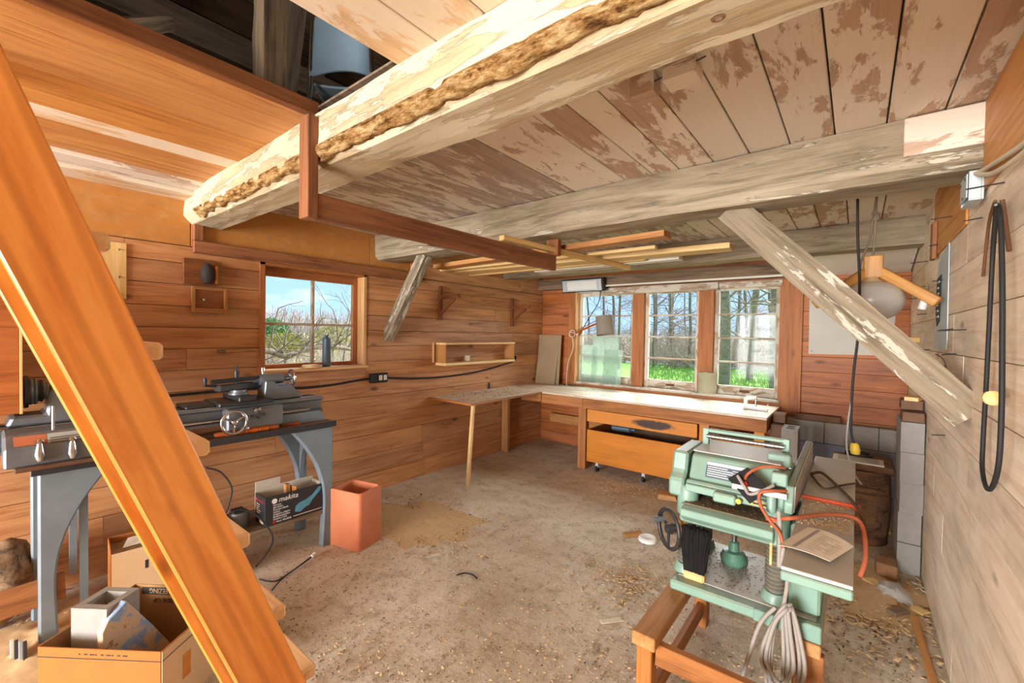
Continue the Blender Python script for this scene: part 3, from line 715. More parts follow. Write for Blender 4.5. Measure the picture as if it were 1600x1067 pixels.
# ---------------------------------------------------------------- outside
GZ = .25
def patch(name, xs_, ys_, mat, zf, label, cat):
    vs, fs = [], []; n = len(xs_); m = len(ys_)
    for x in xs_:
        for y in ys_: vs.append((x, y, zf(x, y)))
    for i in range(n-1):
        for j in range(m-1): fs.append((i*m+j, (i+1)*m+j, (i+1)*m+j+1, i*m+j+1))
    return tag(mesh(name, None, vs, fs, mat, smooth=True), label, cat, kind='structure')
rng = lambda a, b, n: [a+(b-a)*i/n for i in range(n+1)]
patch('ground_lawn', rng(-12, 8, 30), rng(YB+T+.02, 19.5, 30), 'lawn', lambda x, y: GZ+.05*noise.noise(Vector((x*.5, y*.5, 0))), None, None)
patch('ground_woods', rng(-60, 40, 50), rng(19.3, 90, 40), 'litter', lambda x, y: GZ+.05+.01*(y-19)+.15*noise.noise(Vector((x*.2, y*.2, 0))), None, None)
patch('ground_meadow', rng(-120, -12, 40)+[-8, XL-T-.02], rng(-50, 19.4, 40), 'meadow', lambda x, y: -.35+max(0., -(x+14))*.012+.1*noise.noise(Vector((x*.2, y*.2, 0))), None, None)
patch('ground_far', rng(-135, -59.5, 20), rng(19.2, 115, 20), 'meadow', lambda x, y: -.35+max(0., -(x+14))*.012+.1*noise.noise(Vector((x*.2, y*.2, 0))), None, None)
def branch(vs, fs, vt, ft, p, d, l, r, depth, rnd, bend=.25, kids=(2, 4), up=.12):
    n = 4; pts = [p]; q = Vector(p); dd = Vector(d)
    for i in range(n):
        dd = (dd+Vector((rnd.uniform(-1, 1), rnd.uniform(-1, 1), rnd.uniform(-1, 1)+up))*bend*.5).normalized()
        q = q+dd*(l/n); pts.append(q.copy())
    tubegeo(pts, r, 7 if depth > 2 else 4, vs if depth > 1 else vt, fs if depth > 1 else ft, r*.55, False)
    if depth > 0:
        for _ in range(rnd.randint(*kids)):
            i = rnd.randint(1, n); a = rnd.uniform(0, 2*PI); o = dd.orthogonal().normalized(); o = Matrix.Rotation(a, 3, dd) @ o
            nd = (dd*rnd.uniform(.3, .9)+o*rnd.uniform(.5, 1)).normalized()
            branch(vs, fs, vt, ft, pts[i], nd, l*rnd.uniform(.5, .75), r*rnd.uniform(.4, .6), depth-1, rnd, bend*1.25, kids, up)
def tree(label, x, y, z, h, r, seed, depth=4, lean=(0, 0), group='bare trees outside the windows', kids=(2, 4), low=.35, cat='tree'):
    rnd = random.Random(seed); t = thing('bare_tree', label, cat, (x, y, z), group)
    vs, fs, vt, ft = [], [], [], []; pts = []; q = Vector((0, 0, -.2)); n = 10
    for i in range(n+1):
        pts.append(q.copy()); q = q+Vector((lean[0]*h/n+rnd.uniform(-.04, .04)*h*.15, lean[1]*h/n+rnd.uniform(-.04, .04)*h*.15, h/n))
    tubegeo(pts, r, 12, vs, fs, r*.35, False)
    for k in range(22 if depth >= 4 else 12):
        f = rnd.uniform(low, .98); i = min(int(f*n), n-1); pp = pts[i].lerp(pts[i+1], f*n-i); a = rnd.uniform(0, 2*PI)
        branch(vs, fs, vt, ft, pp, Vector((math.cos(a), math.sin(a), rnd.uniform(.1, .8))).normalized(), h*rnd.uniform(.12, .28), r*rnd.uniform(.15, .35)*(1.1-f*.6), depth-2, rnd, .35, kids)
    M = Matrix.Translation((x, y, z))
    mesh('trunk', t, vs, fs, 'bark', M, True); tag(mesh('twigs', t, vt, ft, 'twig', M, True), kind='stuff')
    return t
tl = [  # px of trunk, Y, radius, description
 (968, 15.5, 0.055, 'bare tree behind the leaning glass panes, leftmost in the big window'), (1022, 17, 0.039, 'slim bare tree just right of the first mullion'),
 (1052, 20, 0.083, 'bare tree in the middle of the centre sash'), (1076, 18, 0.066, 'forked bare tree near the second mullion'), (1133, 11.5, 0.132, 'thick grey trunk at the left of the right-hand sash'),
 (1152, 19, 0.050, 'slim far trunk beside the thick grey trunk'), (1171, 14.5, 0.110, 'straight grey trunk in the middle of the right-hand sash'), (1214, 12.5, 0.143, 'thick trunk at the right edge of the big window')]
for i, (px, Y, r, lab) in enumerate(tl):
    p = at(px, 540, 'Y', Y); tree(lab, p.x, Y, GZ, random.uniform(7, 10), r, 100+i, 4, (random.uniform(-.05, .05), 0), low=.12)
ORD = ['first', 'second', 'third', 'fourth', 'fifth', 'sixth', 'seventh', 'eighth', 'ninth', 'tenth', 'eleventh', 'twelfth', 'thirteenth', 'fourteenth', 'fifteenth', 'last']
for i in range(16):
    Y = random.uniform(21, 36); px = 925+i*19+random.uniform(-6, 6); p = at(px, 540, 'Y', Y)
    tree(ORD[i]+' thin far tree of the woods, counted from the left of the big window', p.x, Y, GZ+.3, random.uniform(6, 9), random.uniform(.06, .14), 200+i, 4, (random.uniform(-.08, .08), 0), 'thin trees of the far woods', low=.05)
def scrub(name, label, n, pos, hh, mat='twig', seed=0):
    rnd = random.Random(seed); vs, fs = [], []
    for i in range(n):
        x, y, z = pos(rnd); h = rnd.uniform(*hh)
        for k in range(7):
            a = rnd.uniform(0, 2*PI); d = Vector((math.cos(a)*.6, math.sin(a)*.6, rnd.uniform(.3, 1.2))).normalized()
            branch(vs, fs, vs, fs, Vector((x, y, z)), d, h*rnd.uniform(.5, 1), .012, 1, rnd, .5, (2, 3))
    return tag(mesh(name, None, vs, fs, mat, smooth=True), label, 'brush', kind='stuff')
scrub('undergrowth', 'tangled leafless undergrowth at the edge of the woods', 230, lambda r: (lambda Y: (at(r.uniform(915, 1235), 540, 'Y', Y).x, Y, GZ))(r.uniform(17, 27)), (.8, 2.4), seed=3)
chips('leaf_litter', None, 1500, lambda: (lambda Y: (at(random.uniform(915, 1240), 540, 'Y', Y).x, Y, GZ+.08))(random.uniform(18.5, 24)), 'chips_dark', (.05, .12), .02, label='brown fallen leaves along the edge of the woods', cat='leaves')
gvs, gfs = [], []
for i in range(9000):
    Y = 6+13.2*random.random()**.8; px = random.uniform(990, 1235); q = at(px, 560, 'Y', Y); zz = GZ+.05*noise.noise(Vector((q.x*.5, Y*.5, 0)))
    a = random.uniform(0, PI); w = .012; h = random.uniform(.05, .14); b = len(gvs); l = random.uniform(-.04, .04)
    gvs += [(q.x-w*math.cos(a), Y-w*math.sin(a), zz), (q.x+w*math.cos(a), Y+w*math.sin(a), zz), (q.x+l, Y+l, zz+h)]; gfs.append((b, b+1, b+2))
tag(mesh('grass', None, gvs, gfs, 'grass_blade'), 'bright green lawn grass below the big window', 'grass', kind='stuff')
# view from the small left window
def leftpt(px, py, X): return at(px, py, 'X', X)
for i, (px, X, lab) in enumerate(((446, -26, 'slim bare tree left of centre in the small window'), (532, -16, 'twiggy bare tree at the right of the small window'), (505, -22, 'bare sapling behind the canister in the small window'))):
    p = leftpt(px, 540, X); tree(lab, X, p.y, -.3, random.uniform(2.6, 3.4) if i != 1 else 3.4, .05, 300+i, 4, (0, .15 if i == 1 else 0), low=.15)
vs, fs = [], []; rnd = random.Random(11)
pts = [leftpt(x, y, -6.5) for x, y in ((395, 553), (418, 548), (445, 556), (480, 546), (512, 541), (550, 546))]
t = thing('fallen_branch', 'bare fallen branch lying across the view of the small window', 'branch', pts[0])
P = smoothpath(pts, 4); tubegeo(P, .05, 8, vs, fs, .03)
for i in range(1, len(P)-1):
    for k in range(2):
        branch(vs, fs, vs, fs, P[i], Vector((rnd.uniform(-.4, .4), rnd.uniform(-1, 1), rnd.uniform(-.2, 1.2))).normalized(), rnd.uniform(.25, .7), .013, 2, rnd, .5, (1, 3))
mesh('limbs', t, vs, fs, 'bark', Matrix(), True)
def bush(label, c, rx, rz, n, mat, seed):
    rnd = random.Random(seed); t = thing('bush', label, 'bush', (c.x, c.y, c.z-rz)); vs, fs = [], []
    for i in range(n):
        u = Vector((rnd.gauss(0, 1), rnd.gauss(0, 1), rnd.gauss(0, 1))).normalized()*rnd.uniform(.55, 1)
        p = Vector((u.x*rx, u.y*rx, u.z*rz)); a = Vector((rnd.uniform(-1, 1), rnd.uniform(-1, 1), rnd.uniform(-.3, 1))).normalized(); b = a.orthogonal().normalized(); s_ = rnd.uniform(.05, .11)*rx; k = len(vs)
        vs += [p-b*s_*.4, p+a*s_-b*0, p+b*s_*.4, p-a*s_]; fs.append((k, k+1, k+2, k+3))
    tag(mesh('foliage', t, vs, fs, mat, Matrix.Translation(c)), kind='stuff')
    tube('stem', t, [(c.x, c.y, c.z-rz-.3), (c.x+.05, c.y, c.z), (c.x, c.y+.05, c.z+rz*.5)], .05, 'bark', 6)
bush('round dark green bush in the lower left of the small window', leftpt(424, 519, -20), .75, .62, 3000, 'leaf_green', 5)
bush('olive-yellow leafing shrub in the small window beside the green bush', leftpt(446, 537, -17), .9, .45, 1800, 'leaf_olive', 6)
bush('sparse yellow-green shrub behind the canister in the small window', leftpt(520, 528, -19), 1.0, .6, 900, 'leaf_olive', 7)
scrub('meadow_brush', 'leafless grey brush in the meadow beyond the small window', 150, lambda r: (lambda X: (X, at(r.uniform(395, 570), 540, 'X', X).y, -.35))(r.uniform(-34, -15)), (.6, 1.5), seed=8)
vs, fs = [], []; rnd = random.Random(77)
for i in range(330):   # far leafless trees
    X = rnd.uniform(-95, -70); y = at(rnd.uniform(395, 572), 520, 'X', X).y; h = rnd.uniform(3.2, 5.6); b = Vector((X, y, .1))
    tubegeo([b, b+Vector((rnd.uniform(-.2, .2), rnd.uniform(-.2, .2), h))], .09, 4, vs, fs, .03, False)
    for k in range(10):
        f = rnd.uniform(.15, .9); a = rnd.uniform(0, 2*PI); l = h*.3*(1.1-f); p = b+Vector((0, 0, h*f))
        tubegeo([p, p+Vector((math.cos(a)*l, math.sin(a)*l, l*.9))], .05, 3, vs, fs, .02, False)
tag(mesh('far_treeline', None, vs, fs, 'far_bark', smooth=True), 'grey far treeline on the horizon of the small window', 'treeline', kind='stuff')

# ---------------------------------------------------------------- steep stair in the foreground
SX0, SX1 = -1.21, -1.80
def fe(z): return .601+(z-.534)*(.261-.601)/(1.451-.534)      # front edge of the stringer, y at height z
def be(z): return .428+(z-.623)*(.116-.428)/(1.457-.623)
t = thing('loft_stair', 'steep varnished orange wooden stair rising in front of the camera to the loft', 'stair', (SX0, .6, 0))
for X in (SX0, SX1):
    o = prism('stringer', t, [(z, y) for z, y in ((0, fe(0)), (2.45, fe(2.45)), (2.45, be(2.45)), (0, be(0)))], .042, 'stringer', Matrix(((0, 0, 1, X-.021 if X == SX0 else X+.021), (0, 1, 0, 0), (1, 0, 0, 0), (0, 0, 0, 1))), .004)
    # lay the grain along the plank: rotate the mesh so its local X follows the plank
    ang = math.atan2(fe(2.45)-fe(0), 2.45); Rm = Matrix.Rotation(ang, 4, 'Z')
    o.data.transform(Rm.inverted()); o.matrix_basis = o.matrix_basis @ Rm
for k, (px, py) in enumerate(((168, 372), (254, 549), (330, 704), (395, 852), (452, 967), (500, 1060))):
    p = at(px, py, 'X', SX0)
    box('tread', t, (SX1+.044, SX0-.043), (be(p.z)+.07, p.y+.012), (p.z-.022, p.z+.018), 'tread', .007)
zz = .27
box('tread', t, (SX1+.044, SX0-.043), (be(zz)+.07, fe(zz)+.035), (zz-.02, zz+.02), 'tread', .007)

# ---------------------------------------------------------------- metal-turning lathe along the left wall
LX = -3.13
t = thing('lathe', 'old grey cast-iron metal lathe on arched legs, below the small window', 'lathe', (LX, .9, 0))
def leg_side(X, ys, flip, mat):
    """one cast leg seen from the side, outline in YZ, concave on the inner edge"""
    a, b = ys   # straight edge y, wide-top y
    n = 14; out = [(a, 0), (a, .862)]
    curve = []
    for i in range(n+1):
        u = i/n; zq = .862*(1-u)
        f = max(0, (zq-.30)/.56)**2.2
        curve.append((a+(b-a)*(.26+.74*f)+(a-b)*.05*math.sin(PI*u), zq))
    pts = out+curve
    return prism('leg', t, pts, .055, mat, Matrix(((0, 0, 1, X), (1, 0, 0, 0), (0, 1, 0, 0), (0, 0, 0, 1))), .008)
for X in (-2.965, -3.345):
    leg_side(X, (1.635, 1.34), 0, 'leg_blue'); leg_side(X, (.195, .46), 0, 'leg_blue')
for y0, y1 in ((1.44, 1.62), (.21, .38)):   # web with an arch between front and back leg
    ar = [(-3.345, .862), (-3.345, .18)]+[(-3.155+.165*math.cos(PI-PI*i/16), .30+.42*math.sin(PI*i/16)**.7) for i in range(17)]+[(-2.965, .18), (-2.965, .862)]
    prism('leg_web', t, ar, .03, 'leg_blue', Matrix(((1, 0, 0, 0), (0, 0, 1, y1-.03), (0, 1, 0, 0), (0, 0, 0, 1))))
box('chip_tray', t, (-3.40, -2.925), (.17, 1.645), (.862, .892), 'rail_brown', .004)
box('chip_tray_rim', t, (-2.935, -2.918), (.17, 1.65), (.856, .897), 'iron_dark', .003)
prism('bed_foot', t, [(1.25, .892), (1.62, .892), (1.60, .935), (1.57, .97), (1.30, .97), (1.29, .93)], .24, 'leg_blue', Matrix(((0, 0, 1, LX), (1, 0, 0, 0), (0, 1, 0, 0), (0, 0, 0, 1))), .004)
prism('bed_foot', t, [(.20, .892), (.52, .892), (.50, .935), (.47, .97), (.22, .97)], .24, 'leg_blue', Matrix(((0, 0, 1, LX), (1, 0, 0, 0), (0, 1, 0, 0), (0, 0, 0, 1))), .004)
bed = prism('bed', t, [(-.09, .95), (.09, .95), (.09, .965), (.065, .98), (.065, 1.035), (.10, 1.048), (.10, 1.062), (.035, 1.062), (.035, 1.04), (-.035, 1.04), (-.035, 1.062), (-.10, 1.062), (-.10, 1.048), (-.065, 1.035), (-.065, .98), (-.09, .965)], 1.82, 'iron_grey', Matrix(((1, 0, 0, LX), (0, 0, 1, .70), (0, 1, 0, 0), (0, 0, 0, 1))))
for x in (LX-.068, LX+.068):
    box('way', bed, (x-.028, x+.028), (-.2, 1.60), (1.062, 1.069), 'steel', .002)
cyl('lead_screw', t, (LX+.11, .2, .985), (LX+.11, 1.5, .985), .011, 'steel', n=10)
# carriage with apron, cross slide, tool post, handwheels
def wheel(name, parent, c, axis, R, spokes=3, rim=.009, mat='steel', handle=True):
    q = Vector(axis).normalized().to_track_quat('Z', 'Y').to_matrix(); c = Vector(c); vs, fs = [], []
    ring = [c+q @ Vector((R*math.cos(2*PI*i/28), R*math.sin(2*PI*i/28), 0)) for i in range(29)]
    tubegeo(ring, rim, 8, vs, fs, None, False)
    w = mesh(name, parent, [v-c for v in vs], fs, mat, Matrix.Translation(c), True)
    for k in range(spokes):
        a = 2*PI*k/spokes+.5; d = q @ Vector((math.cos(a), math.sin(a), 0)); cyl('spoke', w, c, c+d*R, rim*.8, mat, rim*.6, 8)
    spin('hub', w, c-q @ Vector((0, 0, .012)), axis, [(0, .02*R/.07), (.024, .016*R/.07), (.03, .008)], mat, 14)
    if handle:
        d = q @ Vector((math.cos(-.6), math.sin(-.6), 0))*R; ax_ = Vector(axis).normalized()
        spin('crank_handle', w, c+d, ax_, [(0, .006), (.012, .006), (.02, .010), (.045, .009), (.05, 0)], mat, 10)
    return w
box('apron', t, (LX+.075, LX+.165), (.97, 1.30), (.915, 1.05), 'iron_grey', .01)
box('saddle', t, (LX-.12, LX+.16), (.93, 1.24), (1.07, 1.095), 'iron_dark', .006)
box('saddle_wing', t, (LX-.10, LX+.10), (.78, .93), (1.07, 1.088), 'iron_dark', .005)
box('cross_slide', t, (LX-.10, LX+.18), (1.03, 1.13), (1.096, 1.125), 'iron_dark', .005)
spin('compound_base', t, (LX+.02, 1.08, 1.125), (0, 0, 1), [(0, .055), (.012, .055), (.014, .045), (.03, .045)], 'iron_grey', 20)
bar('compound_slide', t, (LX+.06, .95, 1.175), (LX-.04, 1.22, 1.175), .055, .04, 'iron_dark', bev=.004)
cyl('tool_post', t, (LX+.02, 1.07, 1.155), (LX+.02, 1.07, 1.275), .016, 'iron_dark', n=12)
cyl('tool_post_screw', t, (LX+.02, 1.07, 1.275), (LX+.02, 1.07, 1.31), .008, 'iron_dark', n=8)
bar('tool_holder', t, (LX+.05, .92, 1.215), (LX-.0, 1.24, 1.222), .022, .028, 'iron_dark', bev=.003)
cyl('slide_handle', t, (LX+.05, .95, 1.19), (LX+.065, .88, 1.20), .008, 'iron_dark', n=8)
spin('slide_knob', t, (LX+.065, .885, 1.195), (0, 0, 1), [(0, .006), (.03, .012), (.05, .01), (.055, 0)], 'iron_dark', 10)
wheel('apron_handwheel', t, at(366, 660, 'X', LX+.20), (1, 0, 0), .068)
cyl('handwheel_shaft', t, at(366, 660, 'X', LX+.20)-Vector((.06, 0, 0)), at(366, 660, 'X', LX+.20), .012, 'iron_grey', n=10)
for px, py, r in ((397, 640, .014), (403, 638, .011), (393, 650, .010), (408, 646, .010), (402, 652, .007)):
    q = at(px, py, 'X', LX+.165); spin('apron_knob', t, q, (1, 0, 0), [(0, r*.7), (.02, r*.6), (.022, r), (.034, r*.9), (.036, 0)], 'steel' if r > .01 else 'iron_dark', 12)
# tailstock
prism('tailstock_base', t, [(1.22, 1.07), (1.47, 1.07), (1.47, 1.10), (1.44, 1.115), (1.40, 1.165), (1.31, 1.165), (1.28, 1.20), (1.23, 1.20)], .12, 'iron_grey', Matrix(((0, 0, 1, LX), (1, 0, 0, 0), (0, 1, 0, 0), (0, 0, 0, 1))), .006)
spin('tailstock_barrel', t, (LX, 1.17, 1.205), (0, 1, 0), [(0, .02), (.04, .02), (.041, .036), (.06, .040), (.19, .033), (.2, .022), (.24, .018)], 'iron_grey', 20)
cyl('quill', t, (LX, 1.10, 1.205), (LX, 1.18, 1.205), .018, 'steel', n=14)
spin('tailstock_lock', t, (LX, 1.235, 1.235), (0, 0, 1), [(0, .008), (.03, .008), (.031, .014), (.05, .012), (.052, 0)], 'steel', 10)
wheel('tailstock_handwheel', t, (LX, 1.425, 1.205), (0, 1, 0), .055, 3, .008)
# headstock end
hs = prism('headstock', t, [(.10, 1.07), (.48, 1.07), (.46, 1.10), (.43, 1.13), (.42, 1.21)]+[(.33+.09*math.cos(a), 1.21+.07*math.sin(a)) for a in [PI*i/10 for i in range(1, 10)]]+[(.24, 1.21), (.23, 1.12), (.12, 1.12)], .17, 'iron_grey', Matrix(((0, 0, 1, LX), (1, 0, 0, 0), (0, 1, 0, 0), (0, 0, 0, 1))), .012)
cyl('spindle_nose', t, (LX, .42, 1.20), (LX, .53, 1.20), .035, 'steel', n=18)
for k, (yy, r) in enumerate(((.245, .045), (.225, .055), (.205, .065))):
    spin('pulley_step', t, (LX, yy, 1.225), (0, -1, 0), [(0, r*.96), (.006, r), (.012, r*.93), (.02, r), (.028, r*.95)], 'iron_dark' if k % 2 else 'iron_grey', 26)
cyl('bull_gear', t, (LX, .176, 1.225), (LX, .162, 1.225), .078, 'iron_dark', n=36)
gb = prism('gearbox', t, [(-2.87, .915), (-3.06, .915), (-3.06, 1.07), (-2.93, 1.055), (-2.87, 1.00)], .30, 'iron_grey', Matrix(((1, 0, 0, 0), (0, 0, 1, .24), (0, 1, 0, 0), (0, 0, 0, 1))), .008)
nrm = Vector((.055, 0, .06)).normalized()
bar('name_plate', gb, Vector((-2.899, .12, 1.0285)), Vector((-2.899, .22, 1.0285)), .052, .002, 'terracotta', nrm, 0)
bar('index_plate', gb, Vector((-2.899, .222, 1.0285)), Vector((-2.899, .37, 1.0285)), .052, .002, 'galvanised', nrm, 0)
for i in range(3):
    bar('plate_line', gb, Vector((-2.886-.009*i+.01, .23, 1.017+.009*i-.0075))+nrm*.0045, Vector((-2.886-.009*i+.01, .36, 1.017+.009*i-.0075))+nrm*.0045, .003, .001, 'ink', nrm, 0)
for px in (62, 113):
    q = at(px, 692 if px == 62 else 688, 'X', -2.86)
    cyl('lever_pin', gb, q-Vector((.03, 0, 0)), q, .010, 'rust', n=10)
    spin('gear_lever', gb, q+Vector((0, 0, .018)), (.05, 0, -1), [(0, .008), (.012, .016), (.02, .010), (.04, .014), (.075, .019), (.10, .012), (.104, 0)], 'steel', 14)
box('gearbox_shelf', t, (-3.05, -2.84), (.12, .47), (.90, .915), 'rust', .003)
box('switch_box', t, (-2.90, -2.84), (.40, .46), (.84, .90), 'iron_dark', .004)
tube('switch_cable', t, [(-2.85, .42, .90), (-2.845, .425, .95), (-2.86, .45, .99), (-2.93, .50, .97)], .005, 'cable_grey', 6)
box('clamp_rod', t, (-2.95, -2.94), (.24, .25), (1.05, 1.17), 'steel', .002)
shp = box('lower_shelf', t, (-3.33, -2.955), (1.02, 1.60), (.235, .262), 'old_dark', .004)
b0 = at(0, 947, 'X', -2.98); b1 = at(88, 917, 'X', -2.98)
bar('brace_board', t, b1+Vector((0, .03, 0)), Vector((-2.98, -.35, b0.z-.02)), .025, .125, 'bench_wood')

# turning tools lying on the lathe tray
for i, (px, py) in enumerate(((384, 671), (405, 672), (419, 672), (434, 672))):
    p = at(px, py, 'X', -2.95); p.z = .911
    lab = ['wood-handled turning tool on the lathe tray, leftmost handle', 'wood-handled turning tool on the lathe tray, second handle from the left', 'wood-handled turning tool on the lathe tray, third handle from the left', 'wood-handled turning tool on the lathe tray, rightmost handle'][i]
    tt = thing('turning_tool', lab, 'tool', p, 'turning tools on the lathe tray')
    d = Vector((-.10-.03*i, -1, .0)).normalized(); q = p-Vector((0, 0, 0))
    spin('handle', tt, q, d, [(0, .0), (.002, .014), (.02, .017), (.08, .0185), (.15, .014), (.165, .010)], 'handle_wood', 14)
    spin('handle_end', tt, q-d*.0005, -d, [(0, .013), (.0015, .012), (.002, 0)], 'new_lumber', 12)
    bar('blade', tt, q+d*.165, q+d*(.36-.02*i), .014, .006, 'iron_dark', bev=.001)
bx0 = at(438, 664, 'X', -3.05)
tag(bar('wood_wedge', None, (-3.02, 1.30, .904), (-2.99, 1.42, .904), .04, .022, 'handle_wood', bev=.004), 'small reddish wooden wedge on the lathe tray beside the tools', 'wedge')

# printed sander carton on the lower shelf
A = at(414, 821, 'X', -2.955); zb_ = .264
y0, y1, zt = 1.185, 1.575, .455
t = thing('tool_carton', 'black printed power-tool carton with open top, on the lathe\'s low shelf', 'box', (-3.03, 1.38, zb_))
box('front_panel', t, (-2.962, -2.957), (y0, y1), (zb_, zt), 'box_black', .001); box('back_panel', t, (-3.115, -3.11), (y0, y1), (zb_, zt+.02), 'box_inside', .001)
box('end_panel', t, (-3.11, -2.962), (y0, y0+.005), (zb_, zt), 'box_black', .001); box('end_panel', t, (-3.11, -2.962), (y1-.005, y1), (zb_, zt), 'box_inside', .001)
box('bottom_panel', t, (-3.11, -2.962), (y0+.005, y1-.005), (zb_, zb_+.004), 'box_inside', 0)
bar('flap', t, (-3.112, y0, zt+.045), (-3.112, y0+.16, zt+.045), .004, .05, 'box_inside'); bar('inner_flap', t, (-3.09, y0+.19, zt-.02), (-2.98, y0+.21, zt-.02), .004, .07, 'cardboard')
FM = lambda y, z: Matrix(((0, 0, 1, -2.9565), (1, 0, 0, y), (0, 1, 0, z), (0, 0, 0, 1)))
spin('logo_disc', t, (-2.957, y0+.058, zt-.035), (1, 0, 0), [(0, .017), (.001, .017)], 'ink_white', 20)
text('lettering', t, 'makita', .048, 'ink_white', FM(y0+.083, zt-.048), .0004, shear=.25)
for i, w in enumerate(('Ponceuse', 'Belt Sander', 'Ponceuse à Bande', 'Lijadora', 'Levigatrice a Nastro', 'Bandschuurmachine', 'Lixadora a Cinta')):
    text('lettering', t, w, .0165, 'ink_white', FM(y0+.05, zt-.067-.0155*i), .0003, width=.8)
box('price_patch', t, (-2.957, -2.956), (y0+.047, y0+.064), (zb_+.008, zb_+.026), 'ink_red', 0)
text('lettering', t, 'Mod. 9924DB', .017, 'ink_white', FM(y0+.07, zb_+.011), .0003)
box('white_band', t, (-2.957, -2.956), (y0+.18, y1-.01), (zb_+.016, zb_+.020), 'ink_white', 0)
pr = prism('printed_sander', t, [(.0, .0), (.035, -.01), (.07, .012), (.10, .02), (.12, .05), (.175, .10), (.185, .125), (.165, .13), (.12, .085), (.07, .062), (.03, .055), (.005, .035)], .0012, 'ink_blue', FM(y0+.19, zb_+.045))
EM = lambda x, z: Matrix(((1, 0, 0, x), (0, 0, -1, y0-.0003), (0, 1, 0, z), (0, 0, 0, 1)))
spin('logo_disc', t, (-3.085, y0, zt-.035), (0, -1, 0), [(0, .012), (.001, .012)], 'ink_red', 16)
text('lettering', t, 'makita', .03, 'ink_red', EM(-3.065, zt-.043), .0004, shear=.25)
for i in range(5): text('lettering', t, ['Belt Sander', 'Ponceuse', 'Lijadora', 'Bandschleifer', 'Levigatrice'][i], .012, 'cardboard_pale', EM(-3.09, zt-.065-.014*i), .0003)
box('white_patch', t, (-3.04, -2.985), (y0-.001, y0), (zb_+.012, zb_+.04), 'paper', 0)
tag(bar('wood_offcut', None, (-3.03, 1.36, zb_+.02), (-3.045, 1.36, zt+.03), .04, .03, 'lumber_dark'), 'small wooden block standing inside the printed carton', 'offcut')
p = at(383, 797, 'X', -3.12)
t = thing('small_motor', 'small dusty grey motor on the low shelf left of the printed carton', 'motor', (-3.12, 1.09, .262))
spin('housing', t, (-3.12, 1.09, .262), (0, 0, 1), [(0, .06), (.08, .06), (.095, .052), (.10, .03), (.10, 0)], 'iron_grey', 24)
for a in range(5): box('fin', t, (-3.12+.02*a-.045, -3.12+.02*a-.038), (1.055, 1.125), (.358, .37), 'iron_dark', .001)
t = thing('power_cord', 'black cord looping from the lathe shelf down to the floor, plug end', 'cord', (-2.9, 1.0, .01))
tube('cable', t, [at(322, 731, 'X', -2.9), at(345, 738, 'X', -2.88), at(362, 762, 'X', -2.86), at(357, 790, 'X', -2.86), at(352, 806, 'X', -2.87), at(375, 796, 'X', -2.86), at(402, 806, 'X', -2.83), at(425, 835, 'X', -2.79), at(421, 858, 'X', -2.75)+Vector((0, 0, .0)), at(400, 885, 'Z', .008)], .005, 'rubber', 7)
t = thing('plug_cord', 'dark cord on the floor ending in a small pale plug, left of the clay flue', 'cord', at(487, 870, 'Z', 0))
tube('cable', t, [at(405, 905, 'Z', .006), at(430, 908, 'Z', .006), at(455, 893, 'Z', .008), at(486, 871, 'Z', .012)], .004, 'rubber', 6)
tube('cable', t, [at(425, 922, 'Z', .006), at(440, 905, 'Z', .006), at(462, 888, 'Z', .014), at(486, 870, 'Z', .014)], .004, 'rubber', 6)
q = at(487, 870, 'Z', .012); spin('plug', t, q, (-.3, .9, .3), [(0, .008), (.004, .013), (.03, .013), (.034, 0)], 'white_plastic', 12)

# square clay flue tile
t = thing('flue_tile', 'square terracotta clay flue tile standing open-topped on the floor', 'flue tile', (-2.82, 1.74, 0))
c = Vector((-2.845, 1.765)); d1 = Vector((.301, .076)).normalized(); d2 = Vector((-d1.y, d1.x)); hw, hd, ht = .148, .118, .405; wt = .022
def ring(h, ex, z, r=.025):
    pts = []
    for sx_, sy_, a0 in ((1, 1, 0), (-1, 1, PI/2), (-1, -1, PI), (1, -1, 1.5*PI)):
        for k in range(4):
            a = a0+PI/2*k/3; u = sx_*(hw-ex-r)+r*math.cos(a); v = sy_*(hd-ex-r)+r*math.sin(a); w = c+d1*u+d2*v; pts.append((w.x, w.y, z))
    return pts
R_ = [ring(0, 0, 0), ring(0, 0, ht-.008), ring(0, .006, ht), ring(0, wt-.006, ht), ring(0, wt, ht-.008), ring(0, wt, .012)]
vs = sum(R_, []); fs = []
for i in range(5):
    for k in range(16): fs.append((i*16+k, i*16+(k+1) % 16, (i+1)*16+(k+1) % 16, (i+1)*16+k))
fs.append(tuple(range(16))[::-1]); mesh('body', t, vs, fs, 'terracotta', Matrix(), True, 40)
mesh('bottom', t, [(v[0], v[1], .013) for v in R_[5]], [tuple(range(16))], 'chips_dark')

# cardboard boxes on the left
def carton(t, FL, d, n, L, Wd, h, th, m_out, m_in):
    FL = Vector(FL); d = Vector(d).normalized(); n = Vector(n).normalized(); up = Vector((0, 0, 1))
    P = lambda a, b, z: Vector((FL.x+d.x*a+n.x*b, FL.y+d.y*a+n.y*b, z))
    out = {}
    for nm, a0, b0, a1, b1 in (('front', 0, 0, L, 0), ('right', L, 0, L, Wd), ('back', L, Wd, 0, Wd), ('left', 0, Wd, 0, 0)):
        q0, q1 = P(a0, b0, h/2), P(a1, b1, h/2)
        out[nm] = bar('side_panel', t, q0, q1, th, h, m_out if nm in ('front', 'right') else m_in, up, .0005)
    bar('bottom_panel', t, P(L*.0, Wd/2, .006), P(L, Wd/2, .006), Wd, .006, m_in, up, 0)
    return P
FLc = (-2.456, .162); dd = (.802, .598, 0); nn = (-.598, .802, 0)
t = thing('cardboard_box', 'open orange-brown cardboard box at the stair foot, holding a concrete block', 'box', (-2.4, .45, 0))
P = carton(t, FLc, dd, nn, .49, .42, .30, .005, 'cardboard', 'cardboard_in')
